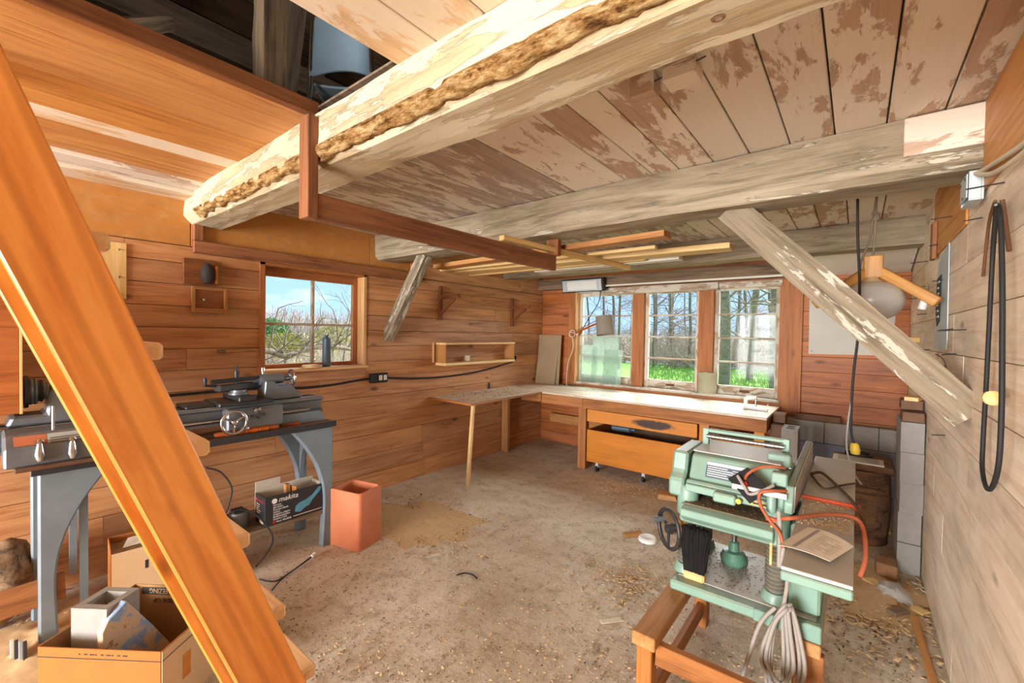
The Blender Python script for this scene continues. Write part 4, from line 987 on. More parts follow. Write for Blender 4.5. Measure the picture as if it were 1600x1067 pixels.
pn = bar('perforation', t, P(.0, -.0035, .262), P(.49, -.0035, .262), .001, .003, 'ink', (0, 0, 1), 0)
pn.data = pn.data.copy(); pn.data.materials[0] = MATS['ink']
o = prism('white_label_side', t, [(.0, .0), (.42, .0), (.42, .298), (.0, .298)], .002, 'cardboard_pale', frame(P(.494, 0, 0), nn, (0, 0, 1)) @ Matrix.Rotation(PI/2, 4, 'X'))
o2 = bar('perforation', o, P(.496, 0, .262), P(.496, .4, .262), .001, .003, 'ink', (0, 0, 1), 0)
bar('orange_patch', o, P(.4962, .10, .16), P(.4962, .14, .16), .001, .10, 'orange_ply', (0, 0, 1), 0)
for k in range(9): bar('print_line', t, P(.165+.022*k, -.0032, .279), P(.165+.022*k+.006+.012*((k*7) % 3)/2, -.0032, .279), .001, .005, 'ink', (0, 0, 1), 0)
# printing on the far inner side, upside down
TM = lambda a, z: Matrix.Translation(P(a, .4145, z)) @ Matrix(((-dd[0], 0, -nn[0], 0), (-dd[1], 0, -nn[1], 0), (0, -1, 0, 0), (0, 0, 0, 1)))
bar('dark_band', t, P(.035, .4155, .272), P(.40, .4155, .272), .001, .034, 'ink', (0, 0, 1), 0)
text('lettering', t, 'FROM FREEZING', .034, 'cardboard_pale', TM(.275, .284), .0004, width=.80)
text('lettering', t, 'THIS SIDE UP', .03, 'ink', TM(.265, .238), .0004)
t = thing('cardboard_box', 'tan cardboard box with two slot handles and shavings, under the lathe', 'box', (-3.0, .7, 0))
P2 = carton(t, (-2.99, .455), (.10, .99, 0), (-.99, .10, 0), .50, .26, .365, .005, 'cardboard_pale', 'cardboard')
for a in (.14, .20): bar('hand_slot', t, P2(a, -.0035, .245), P2(a, -.0035, .29), .014, .001, 'ink', (1, 0, 0), 0)
for a, b, r_ in ((.06, .10, .3), (.14, .17, -.2), (.25, .08, .5)):
    q = P2(a, b, .372); bar('paper_scrap', t, q, q+Vector((.05, .12, .012+r_*.03)), .10, .002, 'paper', (r_*.5, .1, 1), 0)
tag(mesh('shavings_fill', t, [P2(a*.49+.005, b*.25+.005, .33+.03*noise.noise(Vector((a*7, b*5, 2)))) for a in [i/12 for i in range(13)] for b in [j/8 for j in range(9)]], [(i*9+j, (i+1)*9+j, (i+1)*9+j+1, i*9+j+1) for i in range(12) for j in range(8)], 'shavings', smooth=True), kind='stuff')
# concrete block and broken foam sheet standing in the front box
def hollow_block(t, M, L, Wd, H, mat, holes=2, wall=.03, part='body'):
    """hollow masonry block with open cores through its height; L along x, W along y, H along z"""
    vs, fs = [], []; hx = (L-wall*(holes+1))/holes
    xs_ = [-L/2]
    for k in range(holes): xs_ += [-L/2+wall+k*(hx+wall), -L/2+wall+k*(hx+wall)+hx]
    xs_.append(L/2); ys_ = [-Wd/2, -Wd/2+wall, Wd/2-wall, Wd/2]; nx, ny = len(xs_), 4
    for z in (0, H):
        for x in xs_:
            for y in ys_: vs.append((x, y, z))
    I = lambda i, j, k: k*nx*ny+i*ny+j
    hole = lambda i, j: j == 1 and i % 2 == 1
    for i in range(nx-1):
        for j in range(3):
            if hole(i, j):
                for (a, b), (c_, d_) in (((i, j), (i+1, j)), ((i+1, j), (i+1, j+1)), ((i+1, j+1), (i, j+1)), ((i, j+1), (i, j))):
                    fs.append((I(c_, d_, 0), I(a, b, 0), I(a, b, 1), I(c_, d_, 1)))
            else:
                fs.append((I(i, j, 1), I(i+1, j, 1), I(i+1, j+1, 1), I(i, j+1, 1))); fs.append((I(i, j, 0), I(i, j+1, 0), I(i+1, j+1, 0), I(i+1, j, 0)))
    for i in range(nx-1): fs.append((I(i, 0, 0), I(i+1, 0, 0), I(i+1, 0, 1), I(i, 0, 1))); fs.append((I(i+1, 3, 0), I(i, 3, 0), I(i, 3, 1), I(i+1, 3, 1)))
    for j in range(3): fs.append((I(0, j+1, 0), I(0, j, 0), I(0, j, 1), I(0, j+1, 1))); fs.append((I(nx-1, j, 0), I(nx-1, j+1, 0), I(nx-1, j+1, 1), I(nx-1, j, 1)))
    return mesh(part, t, vs, fs, mat, M)
q = P(.10, .17, .013); zc = at(150, 940, 'Z', .40)
t = thing('concrete_block', 'hollow grey concrete block standing upright inside the open cardboard box', 'block', q)
hollow_block(t, Matrix(((dd[0], nn[0], 0, q.x+.02), (dd[1], nn[1], 0, q.y), (0, 0, 1, .014), (0, 0, 0, 1))), .15, .15, .385, 'concrete_block', 1, .03)
t = thing('foam_sheet', 'broken triangular insulation sheet, blue and tan, leaning on the concrete block', 'sheet', P(.24, .12, .02))
F0 = P(.205, .05, .02)
prism('sheet', t, [(0, 0), (.26, 0), (.25, .09), (.17, .24), (.085, .385), (.02, .34), (0, .30)], .035, 'foam_blue', frame(F0, Vector((dd[0]*.35+nn[0]*.94, dd[1]*.35+nn[1]*.94, 0)), (0, 0, 1)) @ Matrix.Rotation(PI/2, 4, 'X') @ Matrix.Rotation(math.radians(-4), 4, 'X'), .004)
# stump-like stone and scraps at the far left
def rock(name, label, c, r, mat, seed, cat='stone'):
    bm = bmesh.new(); bmesh.ops.create_icosphere(bm, subdivisions=3, radius=1)
    for v in bm.verts:
        k = 1+.35*noise.noise(v.co*1.3+Vector((seed, 0, 0)))+.12*noise.noise(v.co*4+Vector((seed, 0, 0)))
        v.co = Vector((v.co.x*r[0]*k, v.co.y*r[1]*k, v.co.z*r[2]*k))
    zmin = min(v.co.z for v in bm.verts)
    me = bpy.data.meshes.new(name); bm.to_mesh(me); bm.free(); me.polygons.foreach_set('use_smooth', [True]*len(me.polygons)); me.materials.append(MATS[mat])
    o = link(bpy.data.objects.new(name, me), None, Matrix.Translation((c[0], c[1], c[2]-zmin)))
    return tag(o, label, cat)
p = at(25, 985, 'Z', 0); rock('stump', 'pale rough split stump on the floor at the far left, beside the lathe leg', (p.x-.12, p.y-.05, 0), (.15, .14, .19), 'post_old', 4, 'stump')
p = at(30, 1035, 'Z', .02)
t = thing('scrap_packet', 'small glossy black and white packet on the shavings at far left', 'packet', p)
for k, m in enumerate(('ink_white', 'ink', 'galvanised', 'ink')): bar('strip', t, p+Vector((.02*k-.03, .012*k-.02, .02)), p+Vector((.02*k-.03, .012*k-.02, .10)), .012, .02, m, (1, 0, 0), .001)

# ---------------------------------------------------------------- things on the left wall
p = at(165, 378, 'X', XL+.005)
t = thing('notice_board', 'pale plywood panel nailed to the left wall behind the stair', 'panel', (XL, .5, 1.7))
box('board', t, (XL+.004, XL+.016), (.36, at(197, 380, 'X', XL).y), (1.72, 2.07), 'new_lumber', .002)
for z in (2.03, 1.86): cyl('hook', t, (XL+.016, .585, z), (XL+.03, .585, z-.01), .003, 'iron_dark', n=6)
a = at(285, 405, 'X', XL); b = at(336, 447, 'X', XL)
t = thing('wall_holder', 'small wooden holder with a dark rounded tool handle, left of the window', 'holder', (XL, a.y, b.z))
box('backboard', t, (XL+.004, XL+.022), (a.y, b.y), (b.z, a.z+.01), 'rail_brown', .003)
box('side_cheek', t, (XL+.022, XL+.07), (b.y-.018, b.y), (b.z+.01, a.z-.03), 'jamb', .004)
spin('dark_knob', t, (XL+.05, (a.y+b.y)/2+.035, b.z+.01), (0, 0, 1), [(0, .02), (.03, .042), (.09, .04), (.13, .025), (.145, 0)], 'ink', 16)
a = at(295, 447, 'X', XL); b = at(351, 490, 'X', XL)
t = thing('wall_box', 'little framed wooden wall box with a metal knob, left of the window', 'box', (XL, a.y, b.z))
box('body', t, (XL+.004, XL+.05), (a.y+.01, b.y-.005), (b.z+.005, a.z-.005), 'rail_brown', .002)
for r_ in (((a.y, a.y+.022), (b.z, a.z)), ((b.y-.022, b.y), (b.z, a.z)), ((a.y+.022, b.y-.022), (a.z-.022, a.z)), ((a.y+.022, b.y-.022), (b.z, b.z+.03))): box('frame_strip', t, (XL+.045, XL+.064), r_[0], r_[1], 'lumber_dark', .002)
spin('knob', t, (XL+.05, (a.y+b.y)/2-.04, (a.z+b.z)/2), (1, 0, 0), [(0, .006), (.012, .006), (.014, .012), (.024, .009), (.026, 0)], 'steel', 12)
a = at(340, 549, 'X', XL+.01); b = at(404, 546, 'X', XL+.01)
t = thing('paint_stick', 'thin wooden stick with a dark end fixed to the wall below the wall box', 'stick', a)
bar('stick', t, a+Vector((0, .05, 0)), b, .012, .022, 'lumber_dark'); bar('dark_end', t, a, a+Vector((0, .05, 0)), .016, .026, 'old_dark')
t = thing('wall_cabinet', 'reddish wooden wall cabinet cut off by the left picture edge', 'cabinet', (XL, -.2, 1.1))
box('body', t, (XL+.003, -3.02), (-.6, .145), (1.145, 1.78), 'wall_red', .003); box('door', t, (-3.018, -2.998), (-.6, .143), (1.14, 1.785), 'wall_red', .003); box('edge_strip', t, (-3.018, -2.994), (.1435, .153), (1.138, 1.785), 'new_lumber', .001)
# shelf brackets
for lab, x0_, py0, py1, ax_, ay_ in (('brown triangular shelf bracket on the left wall, the one nearer the window', 689, 447, 500, 732, 458), ('brown triangular shelf bracket on the left wall, close to the corner', 801, 466, 510, 841, 469)):
    a = at(x0_, py0, 'X', XL+.02); b = at(x0_, py1, 'X', XL+.02); y = a.y
    t = thing('shelf_bracket', lab, 'bracket', (XL, y, b.z), 'wooden shelf brackets')
    box('upright', t, (XL+.004, XL+.034), (y-.02, y+.02), (b.z, a.z), 'bracket_wood', .002)
    zt_ = a.z-.10; box('arm', t, (XL+.036, XL+.31), (y-.02, y+.02), (zt_-.04, zt_), 'bracket_wood', .002)
    bar('strut', t, (XL+.036, y, b.z+.08), (XL+.24, y, zt_-.045), .03, .022, 'bracket_wood', (0, 1, 0))
# small two-board shelf
t = thing('wall_shelf', 'small open two-board shelf hung on the left wall above the bench', 'shelf', (XL, 3.3, 1.2))
ya, yb_, za, zb2 = 3.19, 4.40, 1.21, 1.43
box('shelf_board', t, (XL+.005, XL+.17), (ya, yb_), (zb2-.022, zb2), 'new_lumber', .003); box('shelf_board', t, (XL+.005, XL+.17), (ya, yb_), (za-.03, za), 'new_lumber', .003)
for y in (ya+.003, yb_-.022): box('end_panel', t, (XL+.005, XL+.16), (y, y+.019), (za, zb2-.022), 'lumber_dark', .002)
for y in (ya+.03, yb_-.30): bar('corner_brace', t, (XL+.15, y, zb2-.03), (XL+.03, y, za+.10), .02, .02, 'rail_brown', (0, 1, 0))
bar('stand_off', t, (XL+.01, ya-.03, za-.0), (XL+.01, ya-.03, zb2), .02, .02, 'jamb_lit', (0, 1, 0))
tag(box('match_box', None, (XL+.03, XL+.07), (3.62, 3.67), (za+.001, za+.065), 'paper', .002), 'tiny pale carton on the lower board of the wall shelf', 'box')
# outlet and cables
a = at(592, 590, 'X', XL+.02)
t = thing('wall_outlet', 'black double outlet box with two pale sockets, right of the small window', 'outlet', (XL, a.y, a.z))
box('body', t, (XL+.003, XL+.05), (a.y-.10, a.y+.085), (a.z-.045, a.z+.045), 'black', .006)
for dy in (-.002, .05):
    s1 = box('socket', t, (XL+.05, XL+.056), (a.y+dy-.018, a.y+dy+.018), (a.z-.022, a.z+.026), 'white_plastic', .004)
    for dz in (-.006, .012): box('slot', s1, (XL+.0558, XL+.0568), (a.y+dy-.006, a.y+dy+.006), (a.z+dz-.002, a.z+dz+.002), 'black', 0)
L = lambda x, y: at(x, y, 'X', XL+.012)
tag(tube('wall_cable', None, [L(604, 590), L(650, 591), L(700, 588), L(750, 580), L(785, 570), L(803, 564), L(806, 556)], .010, 'rubber', 7), 'black cable sagging from the outlet to the wall shelf', 'cable')
tag(tube('wall_cable', None, [L(583, 591), L(560, 594), L(520, 601), L(470, 606), L(400, 607), L(330, 612), L(255, 619)], .010, 'rubber', 7), 'black cable running along the wall behind the lathe', 'cable')
# on the small window's sill
p = at(510, 571, 'X', XL-.03)
t = thing('canister', 'slim blue-grey metal canister standing on the small window sill', 'canister', (XL-.03, p.y, W1[2]))
spin('body', t, (XL-.03, p.y, W1[2]), (0, 0, 1), [(0, .034), (.004, .036), (.245, .036), (.252, .030), (.258, .030)], 'can_blue', 24)
spin('cap', t, (XL-.03, p.y, W1[2]+.258), (0, 0, 1), [(0, .012), (.008, .012), (.009, .018), (.016, .016), (.017, 0)], 'iron_dark', 16)
p = at(489, 574, 'X', XL+.0)
tag(spin('wooden_disc', None, (XL+.005, p.y-.01, W1[2]), (0, 0, 1), [(0, .07), (.003, .078), (.018, .08), (.022, .076), (.022, 0)], 'new_lumber', 30), 'round pale wooden disc lying on the small window sill', 'disc')

# ---------------------------------------------------------------- workbench
BZ = .84
t = thing('workbench', 'long L-shaped wooden workbench with a pale top, under the big window', 'workbench', (-2, 4.8, 0)); WBN = t
box('top_board', t, (XL+.003, -.60), (4.36, 5.195), (BZ-.022, BZ), 'bench_top', .003)
box('top_board', t, (XL+.003, -3.0), (3.12, 4.358), (BZ-.02, BZ-.002), 'bench_top', .003)
box('top_edging', t, (-2.999, -2.985), (3.12, 4.34), (BZ-.024, BZ-.001), 'bench_wood', .002); box('top_edging', t, (XL+.003, -2.985), (3.104, 3.119), (BZ-.024, BZ-.001), 'bench_wood', .002)
box('apron', t, (-3.0, -2.43), (4.362, 4.39), (BZ-.135, BZ-.024), 'bench_wood', .003); box('apron', t, (-2.428, -.60), (4.362, 4.39), (BZ-.135, BZ-.024), 'bench_wood', .003)
box('apron', t, (-3.3, -3.001), (4.35, 4.37), (BZ-.13, BZ-.024), 'bench_wood', .003)
box('end_apron', t, (-.63, -.602), (4.39, 5.19), (BZ-.135, BZ-.024), 'bench_wood', .003)
bar('thin_leg', t, (-3.03, 3.125, .0), (-2.995, 3.15, BZ-.026), .032, .032, 'new_lumber', (0, 1, 0))
box('post', t, (-3.60, -3.50), (4.33, 4.38), (.0, BZ-.024), 'lumber_dark', .003)
box('post', t, (-2.50, -2.40), (4.393, 4.47), (.0, BZ-.024), 'bench_wood', .003)
box('post', t, (-1.17, -1.08), (4.393, 4.45), (.0, BZ-.024), 'orange_ply', .003); box('post', t, (-.70, -.62), (4.393, 4.45), (.0, BZ-.024), 'orange_ply', .003)
box('back_rail', t, (-3.4, -2.0), (5.16, 5.2), (.30, .42), 'lumber_dark', .003)
a = at(922, 637, 'Y', 4.36); b = at(1118, 661, 'Y', 4.36)
dl = -2.37; dr = -1.18
dwr = tag(box('drawer', WBN, (dl, dr), (4.362, 4.382), (.565, .70), 'stain_panel', .003), 'orange drawer front with a black paint stain')
box('drawer_box', dwr, (dl+.03, dr-.03), (4.384, 4.95), (.575, .66), 'lumber_dark', .003)
t = thing('rolling_cabinet', 'low orange plywood cabinet on casters under the worktop', 'cabinet', (-1.8, 4.6, 0))
p0 = at(922, 669, 'Y', 4.35); p1 = at(922, 722, 'Y', 4.35)
box('front_panel', t, (-2.36, -1.30), (4.35, 4.368), (.115, .475), 'orange_ply', .003)
box('side_panel', t, (-1.32, -1.302), (4.37, 4.95), (.115, .475), 'orange_ply', .003); box('side_panel', t, (-2.36, -2.342), (4.37, 4.95), (.115, .475), 'orange_ply', .003)
box('bottom_panel', t, (-2.34, -1.32), (4.37, 4.95), (.115, .135), 'orange_ply', .003); box('rear_panel', t, (-2.34, -1.32), (4.93, 4.95), (.136, .475), 'old_dark', .003)
for x in (-2.26, -1.72, -1.40):
    for y in (4.42, 4.88):
        box('caster_fork', t, (x-.018, x+.018), (y-.012, y+.02), (.045, .114), 'galvanised', .004)
        spin('caster_wheel', t, (x-.014, y, .034), (1, 0, 0), [(0, .028), (.004, .033), (.024, .033), (.028, .028)], 'rubber', 18)
for i, lab in enumerate(('dark bottle-shaped tin lying in the gap above the rolling cabinet',)):
    t = thing('tin', lab, 'tin', (-2.0, 4.5, .475)); spin('body', t, (-2.12, 4.50, .512), (1, .05, 0), [(0, .03), (.005, .035), (.2, .035), (.22, .015), (.26, .015)], 'can_blue', 16)
t = thing('storage_carton', 'closed brown cardboard carton on the floor beneath the bench\'s right end', 'box', (-.9, 4.8, 0))
box('body', t, (-1.05, -.73), (4.6, 4.98), (.0, .56), 'cardboard', .004); box('flap', t, (-1.05, -.895), (4.6, 4.98), (.562, .566), 'cardboard', 0); box('flap', t, (-.892, -.73), (4.6, 4.98), (.562, .566), 'cardboard_in', 0)
tag(tube('wire_hook', None, [(-1.05, 4.36, .60), (-1.05, 4.335, .60), (-1.05, 4.325, .585), (-1.05, 4.335, .565), (-1.05, 4.35, .57)], .004, 'steel', 6), 'small bent wire hook below the worktop near the right posts', 'hook')

# on the bench
def on(px, py): return at(px, py, 'Z', BZ)
p = on(712, 610)
t = thing('wood_tray', 'small dark wooden offcut tray on the left wing of the worktop', 'tray', p)
box('base', t, (p.x-.10, p.x+.10), (p.y-.06, p.y+.06), (BZ, BZ+.015), 'lumber_dark', .002); box('upright', t, (p.x+.05, p.x+.10), (p.y+.0, p.y+.04), (BZ+.016, BZ+.055), 'new_lumber', .002)
p = on(758, 607)
t = thing('hand_gauge', 'tiny dark-headed hand tool on the worktop beside the left wall', 'tool', p)
bar('blade', t, p+Vector((-.10, -.06, .008)), p+Vector((.05, .03, .008)), .025, .012, 'lumber_dark'); box('head', t, (p.x+.03, p.x+.055), (p.y+.01, p.y+.035), (BZ, BZ+.075), 'iron_dark', .003)
for lab, x0, x1, h, tilt, w, m in (('tall grey-brown board leaning in the corner behind the worktop', -3.60, -3.22, .69, .06, .010, 'paneling'), ('shorter pale board leaning in front of the taller corner board', -3.59, -3.26, .60, .10, .010, 'paneling')):
    yb_ = 5.20-.02-tilt
    tag(bar('leaning_board', None, ((x0+x1)/2, yb_-.025, BZ+.002), ((x0+x1)/2, yb_-.025+tilt, BZ+h), x1-x0, w, m, (0, -1, 0), .002), lab, 'board', 'boards leaning in the corner')
# glass sheets leaning in the left bay of the window
Gp = [(-2.99, -2.72, .0, .50, 'tall dusty glass sheet leaning at the left end of the big window'), (-2.80, -2.42, .06, .62, 'wide greenish glass sheet leaning in the big window, the tallest one'), (-2.62, -2.36, .12, .45, 'bright short glass sheet leaning foremost in the big window')]
for x0, x1, dy, h, lab in Gp:
    tag(bar('glass_sheet', None, ((x0+x1)/2, YB+.005-dy*.35, W2[2]+.002), ((x0+x1)/2, YB+.055-dy*.3, W2[2]+h), x1-x0, .004, 'glass_dusty', (0, -1, 0), 0), lab, 'glass sheet', 'glass sheets leaning in the window')
# crumpled greenish rag standing on the sill
c = at(1104, 612, 'Y', YB-.02)
t = thing('sanding_pad', 'folded grey-green abrasive sheet standing on the big window sill', 'sheet', (c.x, YB-.03, W2[2]))
vs, fs = [], []
for s_ in (0, 1):
    for i in range(9):
        for j in range(7):
            u, v = i/8, j/6; vs.append((c.x-.10+.20*u+.012*math.sin(v*3), YB-.045+.045*math.sin(u*PI)*(-1)+.05*v*.4+s_*.006+.008*noise.noise(Vector((u*4, v*4, 1))), W2[2]+.002+.235*v+.02*noise.noise(Vector((u*3, v*2, 7)))*v))
for s_ in (0, 1):
    for i in range(8):
        for j in range(6): a_ = s_*63+i*7+j; q = (a_, a_+7, a_+8, a_+1); fs.append(q if s_ == 0 else q[::-1])
edge = [i*7 for i in range(9)]+[8*7+j for j in range(1, 7)]+[i*7+6 for i in range(7, -1, -1)]+[j for j in range(5, 0, -1)]
for i in range(len(edge)): a_, b_ = edge[i], edge[(i+1) % len(edge)]; fs.append((a_, a_+63, b_+63, b_))
mesh('sheet', t, vs, fs, 'felt_green', Matrix(), True, 60)
# white bar clamp lying on the bench
p = on(1150, 628)
t = thing('clamp', 'white-painted clamp lying on the worktop near its right end', 'clamp', p)
o_ = Vector((-.78, 4.62, BZ+.012)); dx = Vector((.30, -.02, 0))
prism('frame', t, [(0, 0), (.03, 0), (.035, .09), (.11, .11), (.11, .135), (.02, .13), (.0, .10)], .02, 'white_plastic', Matrix(((1, 0, 0, -.86), (0, 0, -1, 4.78), (0, 1, 0, BZ+.0), (0, 0, 0, 1))), .003)
bar('bar', t, (-.86, 4.775, BZ+.012), (-.645, 4.74, BZ+.012), .024, .02, 'white_plastic')
cyl('screw', t, (-.755, 4.78, BZ+.118), (-.755, 4.78, BZ+.03), .008, 'steel', n=10); bar('tommy_bar', t, (-.665, 4.742, BZ+.02), (-.645, 4.742, BZ+.075), .006, .006, 'white_plastic', (0, 1, 0))
# clamp lamp on the window jamb
j = at(897, 521, 'Y', 5.16)
t = thing('desk_lamp', 'swing-arm lamp with a grey drum shade clamped at the big window\'s left jamb', 'lamp', j)
e1 = at(938, 503, 'Y', 5.02)
box('clamp_block', t, (j.x-.03, j.x+.03), (5.16, 5.212), (j.z-.04, j.z+.04), 'handle_wood', .004)
cyl('arm', t, j, e1, .013, 'handle_wood', n=12); cyl('arm_spring', t, j+Vector((0, 0, .025)), e1+Vector((-.05, 0, .02)), .005, 'steel', n=8)
sc_ = at(945, 508, 'Y', 4.98); axs = Vector((.16, -.05, -1)).normalized(); top = sc_-axs*.115
sh = spin('shade', t, top, axs, [(0, .0), (0, .098), (.004, .104), (.235, .114), (.235, .110), (.006, .100), (.006, .0)], 'shade_grey', 32)
spin('bulb', t, top+axs*.06, axs, [(0, .014), (.04, .016), (.07, .03), (.10, .032), (.125, .018), (.13, 0)], 'white_plastic', 16)
tube('cord', t, [j+Vector((.02, -.02, 0)), j+Vector((-.03, -.05, .02)), j+Vector((-.05, -.04, -.04)), j+Vector((.0, -.05, -.06)), j+Vector((.01, -.04, -.2)), j+Vector((-.06, -.05, -.42)), Vector((j.x-.07, 5.1, BZ+.03)), Vector((j.x-.02, 5.05, BZ+.01))], .005, 'cable_white', 7)
tube('coil', t, [j+Vector((.045*math.cos(a), -.05, .045*math.sin(a))) for a in [k*.7 for k in range(12)]], .005, 'cable_white', 7)
q = on(893, 603); t2 = thing('lamp_bracket', 'flat dark metal lamp bracket lying on the worktop below the lamp', 'bracket', q)
bar('strip', t2, q+Vector((-.16, .05, .005)), q+Vector((.05, .02, .005)), .02, .008, 'iron_dark'); tube('wire', t2, [q+Vector((-.2, .0, .006)), q+Vector((0, -.03, .006)), q+Vector((.2, .02, .006))], .005, 'iron_grey', 6)
# infrared heater
c = at(908, 446, 'Y', 5.02); ctr = Vector((-2.84, 5.02, c.z))
t = thing('infrared_heater', 'black electric heater bar with a bright grille above the big window', 'heater', ctr)
Mh = Matrix.Translation(ctr) @ Matrix.Rotation(math.radians(12), 4, 'X')
def hb(nm, a0, a1, b0, b1, c0, c1, m, par=t, bv=.002):
    me = boxmesh(nm, a1-a0, b1-b0, c1-c0, m, bv); return link(bpy.data.objects.new(nm, me), par, Mh @ Matrix.Translation(((a0+a1)/2, (b0+b1)/2, (c0+c1)/2)))
hb('housing', -.31, .31, .0, .055, -.085, .085, 'black'); hb('reflector', -.285, .285, -.008, .0, -.065, .065, 'reflector', bv=0)
for z in (-.065, .065): hb('rim', -.29, .29, -.022, -.008, z-.008, z+.008, 'galvanised')
for x in (-.275, -.235, .235, .275): hb('rim', x-.012, x+.012, -.022, -.008, -.06, .06, 'galvanised')
for z in (-.045, -.03, -.015, 0, .015, .03, .045): hb('grille_wire', -.22, .22, -.020, -.017, z-.0015, z+.0015, 'white_plastic', bv=0)
for k in range(20): hb('grille_wire', -.215+.0226*k-.001, -.215+.0226*k+.001, -.023, -.020, -.055, .055, 'white_plastic', bv=0)
cq = Mh @ Vector((0, -.013, .01)); cyl('heating_tube', t, Mh @ Vector((-.23, -.012, .008)), Mh @ Vector((.23, -.012, .008)), .006, 'white_plastic', n=10)
bar('mount', t, Mh @ Vector((0, .055, .03)), Vector((-2.84, 5.12, c.z+.10)), .05, .012, 'black')
tube('cord', t, [Mh @ Vector((.25, .03, -.085)), Vector((-2.66, 5.13, 1.95)), Vector((-2.84, 5.17, 1.72)), Vector((-2.95, 5.19, 1.55))], .006, 'rubber', 6)

# ---------------------------------------------------------------- back right corner: blocks, panel, old drum
for i in range(4):
    z1 = .742-.203*i; z0 = z1-.199; off = .2 if i % 2 else 0.; x = -.62-off
    while x < XR-.02:
        a_, b_ = max(x, -.60), min(x+.396, XR-.004)
        if b_-a_ > .05: box('block', wb, (a_, b_), (5.10, YB-.001), (max(z0, 0), z1), 'block_blue' if i % 2 else 'concrete_block', .004)
        x += .40
tag(box('ledge_board', None, (-.46, -.1), (5.13, YB-.003), (.743, .80), 'block_brown', .003), 'dark brown timber piece on the block ledge beside the window jamb', 'timber')
t = thing('wall_board', 'square pale grey board on the back wall behind the pendant lamp', 'board', (-.07, YB, 1.4))
prism('board', t, [(-.375, 1.39), (.235, 1.40), (.25, 1.44), (.245, 1.60), (.27, 1.72), (.26, 1.93), (-.38, 1.93)], .012, 'plaster_grey', Matrix(((1, 0, 0, 0), (0, 0, 1, YB-.007), (0, 1, 0, 0), (0, 0, 0, 1))), .001)
for x, z in ((-.35, 1.42), (.2, 1.9)): cyl('nail', t, (x, YB-.013, z), (x, YB-.02, z), .006, 'iron_dark', n=8)
for i in range(5):
    y = 3.86+random.uniform(-.008, .008); xo = random.uniform(-.004, .004)
    tt = thing('concrete_block', ['bottom', 'second', 'middle', 'fourth', 'topmost'][i]+' hollow concrete block in the column against the right wall', 'block', (.3, y+.2, i*.201), 'blocks stacked at the right wall')
    hollow_block(tt, Matrix(((0, 1, 0, .305+xo), (1, 0, 0, y+.2), (0, 0, 1, i*.201), (0, 0, 0, 1))), .39, .115, .199, 'concrete_block', 2, .028)
for i, (z, lab) in enumerate(((1.005, 'brown brick lying on top of the block column'), (1.072, 'upper brown brick on the block column, set further back'))):
    tag(box('brick', None, (.25, .36), (3.87+.12*i, 4.07+.1*i), (z, z+.065), 'block_brown', .004, .002), lab, 'brick')
tag(bar('shelf_scrap', None, (.285, 3.80, 1.165), (.335, 4.05, 1.155), .07, .025, 'new_lumber'), 'small pale board scrap lying across the bricks at the right wall', 'board')
for i, (x0, y0, z0, z1, m, lab) in enumerate(((-.47, 4.22, 0, .395, 'concrete_block', 'lower hollow concrete block on end beside the bench\'s right end'), (-.47, 4.22, .397, .795, 'concrete_block', 'upper two-holed concrete block on end beside the bench\'s right end'))):
    tt = thing('concrete_block', lab, 'block', (x0+.055, y0+.1, z0)); hollow_block(tt, Matrix(((0, 1, 0, x0+.055), (1, 0, 0, y0+.1), (0, 0, 1, z0), (0, 0, 0, 1))), .21, .115, z1-z0, m, 2, .03)
for i in range(6):
    z = i*.128
    tag(box('brick', None, (-.59, -.485), (4.52+random.uniform(-.01, .01), 4.76), (z, z+.124), 'block_brown', .005, .003), ['bottom brick', 'second brick from the bottom', 'third brick from the bottom', 'fourth brick from the bottom', 'fifth brick from the bottom', 'topmost dark brick'][i]+' of the brown stack at the bench end', 'brick', 'brown bricks at the bench end')
tag(box('brick', None, (-.56, -.45), (4.86, 5.04), (.746, .83), 'block_brown', .004, .003) if False else box('brick', None, (-.585, -.49), (4.60, 4.755), (.772, .85), 'block_brown', .004, .003), 'dark brick with a pale top lying highest beside the worktop end', 'brick')
# old drum with a boxed lid
dc = Vector((.055, 4.36, 0))
t = thing('dust_drum', 'rusty old drum with a square dusty lid box, behind the green machine', 'drum', dc)
vs, fs = [], []; n = 40
for i in range(15):
    z = .05+.50*i/14
    for k in range(n):
        a = 2*PI*k/n; r = .165+.012*math.sin(PI*i/14)+.006*noise.noise(Vector((math.cos(a)*9, math.sin(a)*9, z*3)))+(.005 if k % 2 else 0); vs.append((r*math.cos(a), r*math.sin(a), z))
for i in range(14):
    for k in range(n): fs.append((i*n+k, i*n+(k+1) % n, (i+1)*n+(k+1) % n, (i+1)*n+k))
fs.append(tuple(range(n))[::-1]); mesh('body', t, vs, fs, 'stump_bark', Matrix.Translation(dc), True)
spin('base_ring', t, dc, (0, 0, 1), [(0, .17), (.05, .165), (.05, .15)], 'rust', 30)
box('lid_box', t, (dc.x-.19, dc.x+.19), (dc.y-.16, dc.y+.20), (.552, .60), 'rust', .012)
box('lid_panel', t, (dc.x-.18, dc.x+.13), (dc.y-.15, dc.y+.05), (.601, .612), 'paper', .004)
for i in range(5): bar('lid_marking', t, (dc.x-.15, dc.y-.12+.035*i, .6125), (dc.x+.10, dc.y-.12+.035*i, .6125), .006, .001, 'ink', (0, 0, 1), 0)
spin('filler_ring', t, (dc.x-.02, dc.y+.13, .60), (0, 0, 1), [(0, .09), (.025, .09), (.027, .085), (.025, .075), (.006, .07), (.006, 0)], 'iron_dark', 26)
tag(bar('pipe_scrap', None, (.22, 4.62, .02), (.14, 4.98, .42), .03, .05, 'galvanised', (1, 0, 0)), 'upper galvanised strip leaning by the drum at the block wall', 'strip')
